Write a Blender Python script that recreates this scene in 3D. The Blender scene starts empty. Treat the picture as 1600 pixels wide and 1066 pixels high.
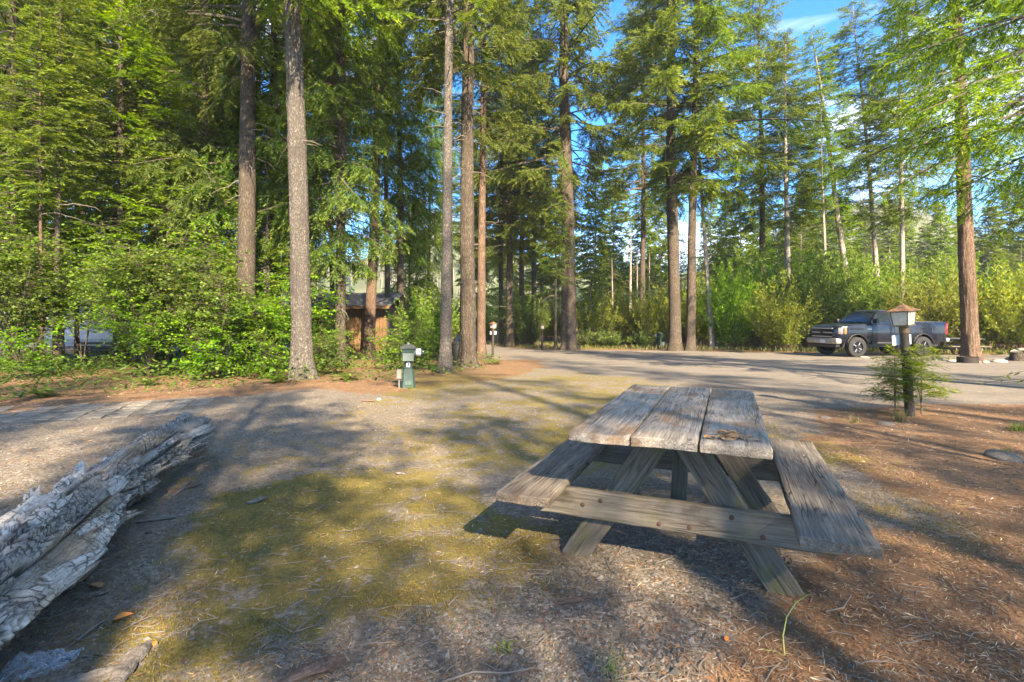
import bpy, bmesh, math, random
import numpy as np
from mathutils import Vector, Matrix, Euler

sc = bpy.context.scene
COL = sc.collection
R_ = math.radians

# ------------------------------------------------------------------ camera, world, sun, exposure
CAM_H = 1.35
cam_d = bpy.data.cameras.new('camera')
cam = bpy.data.objects.new('camera', cam_d)
COL.objects.link(cam)
cam.location = (0, 0, CAM_H)
cam.rotation_euler = (R_(90), 0, 0)
cam_d.sensor_width = 36
cam_d.lens = 36 * 808 / 1600
cam_d.shift_y = -37 / 1600
cam_d.clip_start = 0.05
cam_d.clip_end = 2000
sc.camera = cam

SUN_EL = R_(33)
SUN_DIR = Vector((0.35 * math.cos(SUN_EL) / 1.003, -0.94 * math.cos(SUN_EL) / 1.003, math.sin(SUN_EL)))
world = bpy.data.worlds.new('World')
sc.world = world
world.use_nodes = True
wt = world.node_tree
wt.nodes.clear()
w_out = wt.nodes.new('ShaderNodeOutputWorld')
w_bg = wt.nodes.new('ShaderNodeBackground')
w_sky = wt.nodes.new('ShaderNodeTexSky')
w_sky.sky_type = 'NISHITA'
w_sky.sun_disc = False
w_sky.sun_elevation = SUN_EL
w_sky.sun_rotation = math.atan2(SUN_DIR.x, SUN_DIR.y)
w_sky.altitude = 2200
w_sky.air_density = 0.85
w_sky.dust_density = 0.1
w_sky.ozone_density = 6.0
w_bg.inputs['Strength'].default_value = 0.140
# thin wisps of cloud
w_tc = wt.nodes.new('ShaderNodeTexCoord')
w_map = wt.nodes.new('ShaderNodeMapping')
w_map.inputs['Rotation'].default_value = (0.15, 0.1, 0.3)
w_map.inputs['Scale'].default_value = (1.6, 2.2, 6.5)
w_n = wt.nodes.new('ShaderNodeTexNoise')
w_n.inputs['Scale'].default_value = 1.5
w_n.inputs['Detail'].default_value = 7
w_n.inputs['Roughness'].default_value = 0.55
w_n.inputs['Distortion'].default_value = 0.6
w_r = wt.nodes.new('ShaderNodeMapRange')
w_r.inputs['From Min'].default_value = 0.50
w_r.inputs['From Max'].default_value = 0.78
w_r.inputs['To Max'].default_value = 0.75
w_mix = wt.nodes.new('ShaderNodeMix')
w_mix.data_type = 'RGBA'
w_mix.inputs[7].default_value = (6.5, 6.7, 7.0, 1)
wt.links.new(w_tc.outputs['Generated'], w_map.inputs['Vector'])
wt.links.new(w_map.outputs['Vector'], w_n.inputs['Vector'])
wt.links.new(w_n.outputs['Fac'], w_r.inputs['Value'])
wt.links.new(w_r.outputs['Result'], w_mix.inputs[0])
w_hs = wt.nodes.new('ShaderNodeHueSaturation')
w_hs.inputs['Saturation'].default_value = 1.25
w_hs.inputs['Value'].default_value = 0.97
wt.links.new(w_sky.outputs['Color'], w_hs.inputs['Color'])
wt.links.new(w_hs.outputs['Color'], w_mix.inputs[6])
wt.links.new(w_mix.outputs[2], w_bg.inputs['Color'])
wt.links.new(w_bg.outputs['Background'], w_out.inputs['Surface'])

sun_d = bpy.data.lights.new('sun', 'SUN')
sun_d.energy = 5.0
sun_d.angle = R_(0.53)
sun_d.color = (1.0, 0.90, 0.74)
sun = bpy.data.objects.new('sun', sun_d)
COL.objects.link(sun)
sun.location = (10, -30, 40)
sun.rotation_euler = (-SUN_DIR).to_track_quat('-Z', 'Y').to_euler()

sc.render.engine = 'CYCLES'
sc.view_settings.view_transform = 'Standard'
sc.view_settings.look = 'None'
sc.view_settings.gamma = 1.0
sc.view_settings.use_curve_mapping = False
sc.view_settings.exposure = 2.4
sc.view_settings.use_white_balance = True
sc.view_settings.white_balance_temperature = 7700
sc.view_settings.white_balance_tint = 10
cy = sc.cycles
cy.use_denoising = True
cy.max_bounces = 6
cy.diffuse_bounces = 4
cy.glossy_bounces = 3
cy.transmission_bounces = 5
cy.transparent_max_bounces = 6
cy.volume_bounces = 0
cy.caustics_reflective = False
cy.caustics_refractive = False
cy.use_adaptive_sampling = True
cy.adaptive_threshold = 0.02

# ------------------------------------------------------------------ helpers
def ground_z(y):
    return -0.025 * np.clip(np.asarray(y, float) - 6.0, 0, 30)

def G(px, py):
    """ground point for a place measured in the photograph"""
    d = 1090.8 / (py - 496.0)
    if d > 6:
        d = (1090.8 - 121.2) / max(py - 496.0 - 20.2, 1e-3)
    if d > 36:
        d = 808 * 2.1 / (py - 496.0)
    return Vector(((px - 800) / 808 * d, d, float(ground_z(d))))

def D(px, d):
    return Vector(((px - 800) / 808 * d, d, float(ground_z(d))))

def hash3(ix, iy, iz, seed):
    h = (ix.astype(np.int64) * 374761393 + iy.astype(np.int64) * 668265263 + iz.astype(np.int64) * 2147483647 + seed * 974711)
    h = (h ^ (h >> 13)) * 1274126177
    h = h & 0x7fffffff
    h = (h ^ (h >> 16)) * 668265263
    h = (h & 0x7fffffff) ^ ((h & 0x7fffffff) >> 15)
    return (h & 0xffffff) / float(0xffffff)

def vnoise(p, seed=0):
    p = np.asarray(p, float)
    i = np.floor(p)
    f = p - i
    f = f * f * (3 - 2 * f)
    ix, iy, iz = i[..., 0], i[..., 1], i[..., 2]
    r = 0
    for dx in (0, 1):
        wx = f[..., 0] if dx else 1 - f[..., 0]
        for dy in (0, 1):
            wy = f[..., 1] if dy else 1 - f[..., 1]
            for dz in (0, 1):
                wz = f[..., 2] if dz else 1 - f[..., 2]
                r = r + wx * wy * wz * hash3(ix + dx, iy + dy, iz + dz, seed)
    return r

def fbm(p, seed=0, octv=4, gain=0.5):
    p = np.asarray(p, float)
    a, s, r = 1.0, 0.0, 0
    for k in range(octv):
        r = r + a * vnoise(p * (2.03 ** k) + k * 17.3, seed + k)
        s += a
        a *= gain
    return r / s

def worley(p, seed=0):
    """F1, F2 and id of the nearest cell"""
    p = np.asarray(p, float)
    i = np.floor(p)
    f1 = np.full(p.shape[:-1], 9.0)
    f2 = f1.copy()
    cid = f1 * 0
    for dx in (-1, 0, 1):
        for dy in (-1, 0, 1):
            for dz in (-1, 0, 1):
                c = i + np.array((dx, dy, dz), float)
                o = np.stack([hash3(c[..., 0], c[..., 1], c[..., 2], seed + q) for q in (1, 2, 3)], -1)
                d = np.sqrt(((c + o - p) ** 2).sum(-1))
                near = d < f1
                f2 = np.where(near, f1, np.minimum(f2, d))
                cid = np.where(near, hash3(c[..., 0], c[..., 1], c[..., 2], seed + 9), cid)
                f1 = np.where(near, d, f1)
    return f1, f2, cid

def g2(x, y, s, seed=0, octv=4):
    return fbm(np.stack([np.asarray(x) * s, np.asarray(y) * s, np.zeros_like(np.asarray(x, float))], -1), seed, octv)

def sstep(a, b, x):
    t = np.clip((x - a) / (b - a), 0, 1)
    return t * t * (3 - 2 * t)

def tag(o, label=None, cat=None, group=None, kind=None):
    if label: o['label'] = label
    if cat: o['category'] = cat
    if group: o['group'] = group
    if kind: o['kind'] = kind
    return o

def empty(name, loc, rz=0.0, rx=0.0, ry=0.0):
    o = bpy.data.objects.new(name, None)
    o.empty_display_size = 0.1
    COL.objects.link(o)
    o.location = loc
    o.rotation_euler = (rx, ry, rz)
    return o

def thing(name, label, cat, loc=(0, 0, 0), rz=0.0, group=None, rx=0.0, ry=0.0):
    return tag(empty(name, loc, rz, rx, ry), label, cat, group)

def link(name, me, parent=None, loc=(0, 0, 0), rot=(0, 0, 0), scale=(1, 1, 1)):
    o = bpy.data.objects.new(name, me)
    COL.objects.link(o)
    o.parent = parent
    o.location = loc
    o.rotation_euler = rot
    o.scale = scale
    return o

def mesh_np(name, V, F, mats, smooth=False, matidx=None, attrs=None, cols=None):
    """V (n,3), F (m,k) one face size for all, or a list of such arrays"""
    me = bpy.data.meshes.new(name)
    Fs = F if isinstance(F, list) else [F]
    V = np.ascontiguousarray(V, dtype=np.float32)
    tot = sum(len(f) for f in Fs)
    idx = np.concatenate([np.asarray(f, np.int32).ravel() for f in Fs]) if tot else np.zeros(0, np.int32)
    sizes = np.concatenate([np.full(len(f), f.shape[1], np.int32) for f in Fs])
    starts = np.concatenate([[0], np.cumsum(sizes)[:-1]]).astype(np.int32)
    me.vertices.add(len(V))
    me.vertices.foreach_set('co', V.ravel())
    me.loops.add(len(idx))
    me.loops.foreach_set('vertex_index', idx)
    me.polygons.add(tot)
    me.polygons.foreach_set('loop_start', starts)
    if matidx is not None:
        me.polygons.foreach_set('material_index', np.asarray(matidx, np.int32))
    me.polygons.foreach_set('use_smooth', np.full(tot, bool(smooth)))
    for m in (mats if isinstance(mats, (list, tuple)) else [mats]):
        me.materials.append(m)
    for k, a in (attrs or {}).items():
        at = me.attributes.new(k, 'FLOAT', 'POINT')
        at.data.foreach_set('value', np.ascontiguousarray(a, dtype=np.float32))
    for k, a in (cols or {}).items():
        at = me.attributes.new(k, 'FLOAT_COLOR', 'POINT')
        a = np.asarray(a, np.float32)
        if a.shape[1] == 3:
            a = np.concatenate([a, np.ones((len(a), 1), np.float32)], 1)
        at.data.foreach_set('color', np.ascontiguousarray(a).ravel())
    me.update(calc_edges=True)
    me.validate()
    return me

def obj_bm(name, bm, mat, parent=None, smooth=False, auto=None):
    me = bpy.data.meshes.new(name)
    bmesh.ops.recalc_face_normals(bm, faces=bm.faces[:])
    bm.to_mesh(me)
    bm.free()
    for m in (mat if isinstance(mat, (list, tuple)) else [mat]):
        me.materials.append(m)
    if smooth:
        for p in me.polygons: p.use_smooth = True
        if auto is not None:
            me.set_sharp_from_angle(angle=R_(auto))
    return link(name, me, parent)

def bm_box(bm, c, s, rot=None, bev=0.0, seg=1):
    r = bmesh.ops.create_cube(bm, size=1.0)
    M = Matrix.Translation(Vector(c)) @ (rot.to_matrix().to_4x4() if rot is not None else Matrix.Identity(4)) @ Matrix.Diagonal((s[0], s[1], s[2], 1))
    vs = r['verts']
    bmesh.ops.transform(bm, matrix=M, verts=vs)
    if bev > 0:
        es = list({e for v in vs for e in v.link_edges})
        bmesh.ops.bevel(bm, geom=es, offset=bev, segments=seg, affect='EDGES', profile=0.5)
    return bm

def bm_tube(bm, pts, rad, n=8, cap=True):
    rings = []
    pts = [Vector(p) for p in pts]
    rads = rad if isinstance(rad, (list, tuple)) else [rad] * len(pts)
    up = None
    for i, p in enumerate(pts):
        t = (pts[min(i + 1, len(pts) - 1)] - pts[max(i - 1, 0)]).normalized()
        if up is None:
            up = t.orthogonal().normalized()
        up = (up - t * up.dot(t)).normalized()
        b = t.cross(up)
        rings.append([bm.verts.new(p + (up * math.cos(a) + b * math.sin(a)) * rads[i]) for a in (2 * math.pi * k / n for k in range(n))])
    for i in range(len(rings) - 1):
        for k in range(n):
            bm.faces.new((rings[i][k], rings[i][(k + 1) % n], rings[i + 1][(k + 1) % n], rings[i + 1][k]))
    if cap:
        bm.faces.new(rings[0][::-1])
        bm.faces.new(rings[-1])
    return bm

def bm_prism(bm, poly, a, b, axis='y'):
    """extrude a 2D polygon; axis y: poly is (x,z); axis z: (x,y); axis x: (y,z)"""
    def P(u, v, w):
        return {'y': (u, w, v), 'z': (u, v, w), 'x': (w, u, v)}[axis]
    A = [bm.verts.new(P(u, v, a)) for u, v in poly]
    B = [bm.verts.new(P(u, v, b)) for u, v in poly]
    n = len(poly)
    f1 = bm.faces.new(A); f2 = bm.faces.new(B[::-1])
    for i in range(n):
        bm.faces.new((A[i], B[i], B[(i + 1) % n], A[(i + 1) % n]))
    return A + B

def bm_lathe(bm, prof, n=24, c=(0, 0, 0), axis='z', cap=True):
    rings = []
    for r, h in prof:
        ring = []
        for k in range(n):
            a = 2 * math.pi * k / n
            p = (r * math.cos(a), r * math.sin(a), h)
            if axis == 'y': p = (p[0], p[2], p[1])
            if axis == 'x': p = (p[2], p[0], p[1])
            ring.append(bm.verts.new((p[0] + c[0], p[1] + c[1], p[2] + c[2])))
        rings.append(ring)
    for i in range(len(rings) - 1):
        for k in range(n):
            bm.faces.new((rings[i][k], rings[i][(k + 1) % n], rings[i + 1][(k + 1) % n], rings[i + 1][k]))
    if cap:
        bm.faces.new(rings[0]); bm.faces.new(rings[-1][::-1])
    return bm

def copy_tree(o, parent=None):
    c = o.copy()
    COL.objects.link(c)
    c.parent = parent
    for ch in list(o.children):
        copy_tree(ch, c)
    return c

# ------------------------------------------------------------------ material DSL
class NT:
    def __init__(s, name):
        s.m = bpy.data.materials.new(name)
        s.m.use_nodes = True
        s.t = s.m.node_tree
        s.t.nodes.clear()
        s.out = s.t.nodes.new('ShaderNodeOutputMaterial')
    def n(s, typ, ins=None, out=0, **props):
        nd = s.t.nodes.new('ShaderNode' + typ)
        for k, v in props.items():
            setattr(nd, k, v)
        for k, v in (ins or {}).items():
            sk = nd.inputs[k]
            if isinstance(v, bpy.types.NodeSocket):
                s.t.links.new(v, sk)
            else:
                if isinstance(v, tuple) and len(v) == 3 and sk.type == 'RGBA': v = v + (1,)
                sk.default_value = v
        return nd.outputs[out]
    def pos(s): return s.n('TexCoord', out=3)
    def wpos(s): return s.n('NewGeometry', out=0)
    def map(s, v, scale=(1, 1, 1), loc=(0, 0, 0), rot=(0, 0, 0)):
        return s.n('Mapping', {'Vector': v, 'Scale': scale, 'Location': loc, 'Rotation': rot})
    def noise(s, v, scale, detail=4, rough=0.55, dist=0.0):
        return s.n('TexNoise', {'Vector': v, 'Scale': scale, 'Detail': detail, 'Roughness': rough, 'Distortion': dist})
    def vor(s, v, scale, feature='F1', out=0, rnd=1.0):
        return s.n('TexVoronoi', {'Vector': v, 'Scale': scale, 'Randomness': rnd}, out=out, feature=feature)
    def math(s, op, a, b=0.0, c=None, clamp=False):
        ins = {0: a, 1: b}
        if c is not None: ins[2] = c
        return s.n('Math', ins, operation=op, use_clamp=clamp)
    def rng(s, v, a, b, c=0.0, d=1.0, smooth=True):
        return s.n('MapRange', {'Value': v, 'From Min': a, 'From Max': b, 'To Min': c, 'To Max': d}, interpolation_type='SMOOTHSTEP' if smooth else 'LINEAR')
    def mix(s, f, a, b, blend='MIX'):
        return s.n('Mix', {0: f, 6: a, 7: b}, out=2, data_type='RGBA', blend_type=blend)
    def ramp(s, v, stops):
        nd = s.t.nodes.new('ShaderNodeValToRGB')
        s.t.links.new(v, nd.inputs[0])
        el = nd.color_ramp.elements
        while len(el) < len(stops): el.new(0.5)
        for e, (p, c) in zip(el, stops):
            e.position = p
            e.color = tuple(c) + (1,) if len(c) == 3 else c
        return nd.outputs[0]
    def attr(s, name, out=2): return s.n('Attribute', out=out, attribute_name=name)
    def bump(s, h, strength=0.5, dist=0.02, normal=None):
        ins = {'Height': h, 'Strength': strength, 'Distance': dist}
        if normal is not None: ins['Normal'] = normal
        return s.n('Bump', ins)
    def bsdf(s, **kw):
        ins = {}
        for k, v in kw.items():
            ins[{'color': 'Base Color', 'rough': 'Roughness', 'metal': 'Metallic', 'normal': 'Normal', 'spec': 'Specular IOR Level', 'coat': 'Coat Weight', 'trans': 'Transmission Weight', 'ior': 'IOR', 'alpha': 'Alpha', 'coatr': 'Coat Roughness'}[k]] = v
        return s.n('BsdfPrincipled', ins)
    def done(s, sh):
        s.t.links.new(sh, s.out.inputs['Surface'])
        return s.m

def simple(name, color, rough=0.6, metal=0.0, var=0.12, scale=12.0, bump=0.0, spec=0.5, coat=0.0):
    t = NT(name)
    p = t.pos()
    n = t.noise(p, scale, 5, 0.6)
    c = t.mix(t.rng(n, 0.3, 0.7), tuple(x * (1 - var) for x in color), tuple(min(1, x * (1 + var)) for x in color))
    kw = dict(color=c, rough=rough, metal=metal, spec=spec)
    if coat: kw['coat'] = coat
    if bump: kw['normal'] = t.bump(t.noise(p, scale * 4, 5, 0.6), bump, 0.01)
    return t.done(t.bsdf(**kw))

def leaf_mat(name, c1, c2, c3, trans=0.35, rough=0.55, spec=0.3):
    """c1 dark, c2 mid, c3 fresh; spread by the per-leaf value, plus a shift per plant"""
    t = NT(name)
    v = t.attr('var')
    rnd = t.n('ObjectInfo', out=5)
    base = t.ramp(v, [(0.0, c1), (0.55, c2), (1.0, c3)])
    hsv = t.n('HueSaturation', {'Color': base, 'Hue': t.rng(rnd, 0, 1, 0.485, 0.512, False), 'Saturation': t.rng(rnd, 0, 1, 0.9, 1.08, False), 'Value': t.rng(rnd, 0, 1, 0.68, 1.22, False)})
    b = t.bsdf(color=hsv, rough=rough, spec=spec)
    tr = t.n('BsdfTranslucent', {'Color': t.mix(1.0, hsv, (1.35, 1.25, 0.55), 'MULTIPLY')})
    return t.done(t.n('MixShader', {0: trans, 1: b, 2: tr}))

def vcol_mat(name, rough=0.8, spec=0.25, bump=0.0, bscale=200):
    t = NT(name)
    c = t.attr('col', out=0)
    kw = dict(color=c, rough=rough, spec=spec)
    if bump:
        kw['normal'] = t.bump(t.noise(t.wpos(), bscale, 3), bump, 0.003)
    return t.done(t.bsdf(**kw))

def bark_mat(name, dark, mid, light, sx=9.0, sz=1.6, strength=0.9, moss=0.0, red=None):
    t = NT(name)
    p = t.pos()
    warp = t.n('VectorMath', {0: p, 1: t.n('VectorMath', {0: t.n('TexNoise', {'Vector': p, 'Scale': 7.0, 'Detail': 4}, out=1), 'Scale': 0.16}, operation='SCALE')}, operation='ADD')
    q = t.map(warp, (sx, sx, sz))
    e = t.vor(q, 1.6, 'DISTANCE_TO_EDGE')
    e2 = t.vor(t.map(warp, (sx * 2.3, sx * 2.3, sz * 2.6)), 1.6, 'DISTANCE_TO_EDGE')
    n1 = t.noise(t.map(warp, (1, 1, 0.16)), 34, 6, 0.7)
    n2 = t.noise(p, 2.2, 4)
    plates = t.math('ADD', t.math('MULTIPLY', t.rng(e, 0.0, 0.30), 0.38), t.math('MULTIPLY', t.rng(e2, 0.0, 0.3), 0.22))
    h = t.math('ADD', plates, t.math('MULTIPLY', n1, 0.72))
    c = t.ramp(h, [(0.12, dark), (0.55, mid), (1.0, light)])
    c = t.mix(t.math('MULTIPLY', t.rng(n2, 0.42, 0.68), 0.55), c, red or tuple(x * 0.7 for x in mid))
    if moss:
        c = t.mix(t.math('MULTIPLY', t.rng(t.noise(p, 6, 5), 0.5, 0.7), moss), c, (0.10, 0.12, 0.035))
    return t.done(t.bsdf(color=c, rough=0.95, spec=0.15, normal=t.bump(h, strength, 0.03)))

def wood_mat(name, stops, gscale=30.0, stretch=(1.0, 0.055, 1.0), rough=0.85, crack=0.5, stain=None, stain_amt=0.0, moss=0.0, axis_len=1):
    """weathered board: the grain runs along local Y"""
    t = NT(name)
    rnd = t.n('ObjectInfo', out=5)
    p = t.n('VectorMath', {0: t.pos(), 1: t.n('CombineXYZ', {0: t.math('MULTIPLY', rnd, 3.1), 1: t.math('MULTIPLY', rnd, 17.0), 2: t.math('MULTIPLY', rnd, 5.3)})}, operation='ADD')
    warp = t.n('VectorMath', {0: p, 1: t.n('VectorMath', {0: t.n('TexNoise', {'Vector': t.map(p, (1, 0.35, 1)), 'Scale': 5.0, 'Detail': 2}, out=1), 'Scale': 0.016}, operation='SCALE')}, operation='ADD')
    q = t.map(warp, stretch)
    fine = t.noise(q, gscale * 4.5, 5, 0.6)
    broad = t.noise(q, gscale, 5, 0.62)
    cr = t.rng(t.vor(t.map(warp, (1, 0.035, 1)), 46, 'DISTANCE_TO_EDGE'), 0.0, 0.06)
    crk = t.math('MULTIPLY', t.rng(t.noise(t.map(p, (1, .22, 1)), 9, 4), 0.42, 0.58), t.math('SUBTRACT', 1.0, cr))
    v = t.math('ADD', t.math('MULTIPLY', fine, 0.5), t.math('MULTIPLY', broad, 0.5))
    c = t.ramp(v, stops)
    c = t.mix(t.math('MULTIPLY', crk, crack), c, tuple(x * 0.25 for x in stops[0][1]))
    if stain:
        sn = t.noise(t.map(p, (1, 0.6, 1)), 4.5, 5, 0.65)
        c = t.mix(t.math('MULTIPLY', t.rng(sn, 0.5, 0.66), stain_amt), c, stain)
    if moss:
        c = t.mix(t.math('MULTIPLY', t.rng(t.noise(p, 9, 5), 0.48, 0.68), moss), c, (0.11, 0.11, 0.04))
    h = t.math('SUBTRACT', t.math('ADD', t.math('MULTIPLY', fine, 0.6), t.math('MULTIPLY', broad, 0.5)), t.math('MULTIPLY', crk, 0.8))
    return t.done(t.bsdf(color=c, rough=rough, spec=0.2, normal=t.bump(h, 0.7, 0.006)))
# ------------------------------------------------------------------ materials
M = {}
M['needle'] = leaf_mat('fir_needles', (0.030, 0.064, 0.012), (0.116, 0.190, 0.020), (0.262, 0.318, 0.032), 0.54)
M['needle_dark'] = leaf_mat('cedar_needles', (0.026, 0.058, 0.015), (0.090, 0.150, 0.026), (0.210, 0.260, 0.040), 0.50)
M['needle_blue'] = leaf_mat('spruce_needles', (0.030, 0.066, 0.024), (0.095, 0.150, 0.036), (0.190, 0.225, 0.050), 0.36)
M['maple'] = leaf_mat('maple_leaves', (0.044, 0.100, 0.014), (0.122, 0.235, 0.022), (0.265, 0.355, 0.034), 0.52)
M['willow'] = leaf_mat('willow_leaves', (0.070, 0.115, 0.016), (0.195, 0.245, 0.024), (0.340, 0.345, 0.040), 0.48)
M['green_low'] = leaf_mat('low_leaves', (0.035, 0.075, 0.014), (0.085, 0.150, 0.022), (0.180, 0.230, 0.035), 0.4)
M['grass'] = leaf_mat('grass_blades', (0.09, 0.11, 0.03), (0.17, 0.18, 0.05), (0.33, 0.28, 0.11), 0.3)
M['bark_grey'] = bark_mat('grey_bark', (0.032, 0.026, 0.022), (0.100, 0.085, 0.072), (0.225, 0.198, 0.172), 17, 5.0, 1.0, 0.1)
M['bark_dark'] = bark_mat('dark_bark', (0.022, 0.017, 0.013), (0.074, 0.057, 0.044), (0.165, 0.130, 0.100), 13, 2.6, 1.0, 0.15)
M['bark_red'] = bark_mat('red_bark', (0.030, 0.018, 0.012), (0.125, 0.080, 0.056), (0.275, 0.190, 0.135), 17, 1.0, 1.0, 0.0)
M['bark_pale'] = bark_mat('pale_bark', (0.10, 0.085, 0.07), (0.26, 0.22, 0.18), (0.44, 0.39, 0.33), 8, 2.0, 0.6)
M['twig'] = simple('twig_bark', (0.075, 0.055, 0.04), 0.9, scale=30)
M['dead_twig'] = simple('dead_twig', (0.17, 0.138, 0.11), 0.9, scale=30)
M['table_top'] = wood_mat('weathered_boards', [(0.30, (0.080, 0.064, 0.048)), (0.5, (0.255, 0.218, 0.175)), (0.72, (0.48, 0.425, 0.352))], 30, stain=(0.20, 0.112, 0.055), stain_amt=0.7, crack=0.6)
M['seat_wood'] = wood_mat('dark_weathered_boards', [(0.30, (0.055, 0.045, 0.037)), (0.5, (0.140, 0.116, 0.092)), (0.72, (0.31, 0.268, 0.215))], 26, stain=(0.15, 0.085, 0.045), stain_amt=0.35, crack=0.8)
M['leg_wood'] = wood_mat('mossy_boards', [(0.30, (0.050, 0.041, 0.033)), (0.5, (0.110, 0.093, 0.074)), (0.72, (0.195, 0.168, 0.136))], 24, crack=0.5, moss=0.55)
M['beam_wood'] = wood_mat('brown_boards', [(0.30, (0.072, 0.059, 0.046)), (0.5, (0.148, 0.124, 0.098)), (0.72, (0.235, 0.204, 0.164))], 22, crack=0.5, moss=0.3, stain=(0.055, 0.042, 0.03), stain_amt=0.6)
M['rust'] = simple('rusty_bolt', (0.10, 0.05, 0.03), 0.8, 0.3)
M['stone'] = simple('stone', (0.150, 0.122, 0.095), 0.9, var=0.35, scale=9, bump=0.6)
M['pale_stone'] = simple('pale_stone', (0.30, 0.265, 0.22), 0.9, var=0.3, scale=9, bump=0.5)
M['stones_v'] = vcol_mat('pebble_stone', 0.85, 0.3, 0.3, 150)
M['litter_v'] = vcol_mat('dry_litter', 0.85, 0.2)
M['moss_v'] = vcol_mat('moss_blades', 0.9, 0.1)

def ground_material():
    t = NT('forest_ground')
    p = t.wpos()
    n_big = t.noise(p, 0.9, 5, 0.6)
    n_mid = t.noise(p, 4.5, 6, 0.65)
    n_fine = t.noise(p, 38, 5, 0.7)
    n_fib = t.noise(t.map(p, (1, 1, 1), rot=(0, 0, 0.6)), 95, 4, 0.7, 1.6)
    moss, duff, road, grav, soil = [t.attr(k) for k in ('moss', 'duff', 'road', 'gravel', 'soil')]
    # gravel: two sizes of stone
    f1 = t.vor(p, 46); c1 = t.vor(p, 46, out=1)
    f2 = t.vor(p, 120); c2 = t.vor(p, 120, out=1)
    s1 = t.n('SeparateColor', {0: c1}); s2 = t.n('SeparateColor', {0: c2})
    gcol = t.ramp(s1, [(0.0, (0.068, 0.058, 0.048)), (0.5, (0.150, 0.130, 0.108)), (0.85, (0.240, 0.208, 0.172)), (1.0, (0.33, 0.295, 0.25))])
    gcol2 = t.ramp(s2, [(0.0, (0.052, 0.044, 0.036)), (0.6, (0.142, 0.122, 0.100)), (1.0, (0.29, 0.25, 0.205))])
    gravel_c = t.mix(t.rng(n_fine, 0.45, 0.6), gcol, gcol2)
    gravel_c = t.mix(t.math('MULTIPLY', t.rng(n_mid, 0.4, 0.7), 0.55), gravel_c, (0.165, 0.118, 0.075))
    # packed drive
    road_c = t.mix(0.55, gcol2, t.ramp(n_mid, [(0.3, (0.130, 0.113, 0.096)), (0.7, (0.235, 0.205, 0.172))]))
    trk_n = t.noise(t.map(p, (0.10, 0.9, 1), rot=(0, 0, 0.12)), 1.2, 4, 0.6)
    road_c = t.mix(t.math('MULTIPLY', t.rng(trk_n, 0.48, 0.62), 0.45), road_c, (0.105, 0.095, 0.085))
    road_c = t.mix(t.math('MULTIPLY', t.rng(t.noise(p, 2.6, 6, 0.7), 0.54, 0.68), 0.5), road_c, (0.20, 0.135, 0.080))
    # duff
    duff_c = t.ramp(t.math('ADD', t.math('MULTIPLY', n_fib, 0.7), t.math('MULTIPLY', n_mid, 0.3)), [(0.22, (0.050, 0.030, 0.019)), (0.45, (0.150, 0.086, 0.048)), (0.62, (0.245, 0.146, 0.082)), (0.8, (0.38, 0.27, 0.17))])
    duff_c = t.mix(t.math('MULTIPLY', t.rng(n_big, 0.45, 0.65), 0.5), duff_c, t.ramp(n_fib, [(0.3, (0.055, 0.038, 0.028)), (0.7, (0.200, 0.150, 0.105))]))
    moss_c = t.ramp(t.math('ADD', t.math('MULTIPLY', n_fine, 0.6), t.math('MULTIPLY', n_mid, 0.4)), [(0.25, (0.052, 0.042, 0.014)), (0.5, (0.132, 0.106, 0.030)), (0.75, (0.250, 0.188, 0.060))])
    soil_c = t.ramp(n_mid, [(0.3, (0.055, 0.042, 0.030)), (0.7, (0.150, 0.115, 0.082))])
    def edge(m, n, w=0.9, a=0.42, b=0.62):
        return t.rng(t.math('ADD', m, t.math('MULTIPLY', t.math('SUBTRACT', n, 0.5), w)), a, b)
    nn = t.math('ADD', t.math('MULTIPLY', n_mid, 0.55), t.math('MULTIPLY', n_fine, 0.45))
    nb = t.math('ADD', t.math('MULTIPLY', n_big, 0.5), t.math('MULTIPLY', nn, 0.5))
    c = t.mix(edge(soil, nb), t.mix(0.35, gravel_c, (0.16, 0.13, 0.10)), soil_c)
    c = t.mix(edge(grav, nb), c, gravel_c)
    c = t.mix(edge(road, nb, 0.7), c, road_c)
    c = t.mix(edge(duff, nb, 1.5), c, duff_c)
    nm = t.math('ADD', t.math('MULTIPLY', n_big, 0.25), t.math('MULTIPLY', nn, 0.75))
    mk = edge(moss, nm, 3.2, 0.46, 0.68)
    c = t.mix(t.math('MULTIPLY', mk, 0.92), c, moss_c)
    h = t.math('ADD', t.math('MULTIPLY', t.math('SUBTRACT', 1.0, f1), 0.5), t.math('ADD', t.math('MULTIPLY', n_fib, 0.4), t.math('MULTIPLY', n_fine, 0.5)))
    return t.done(t.bsdf(color=c, rough=0.95, spec=0.12, normal=t.bump(h, 0.8, 0.012)))
M['ground'] = ground_material()

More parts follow.
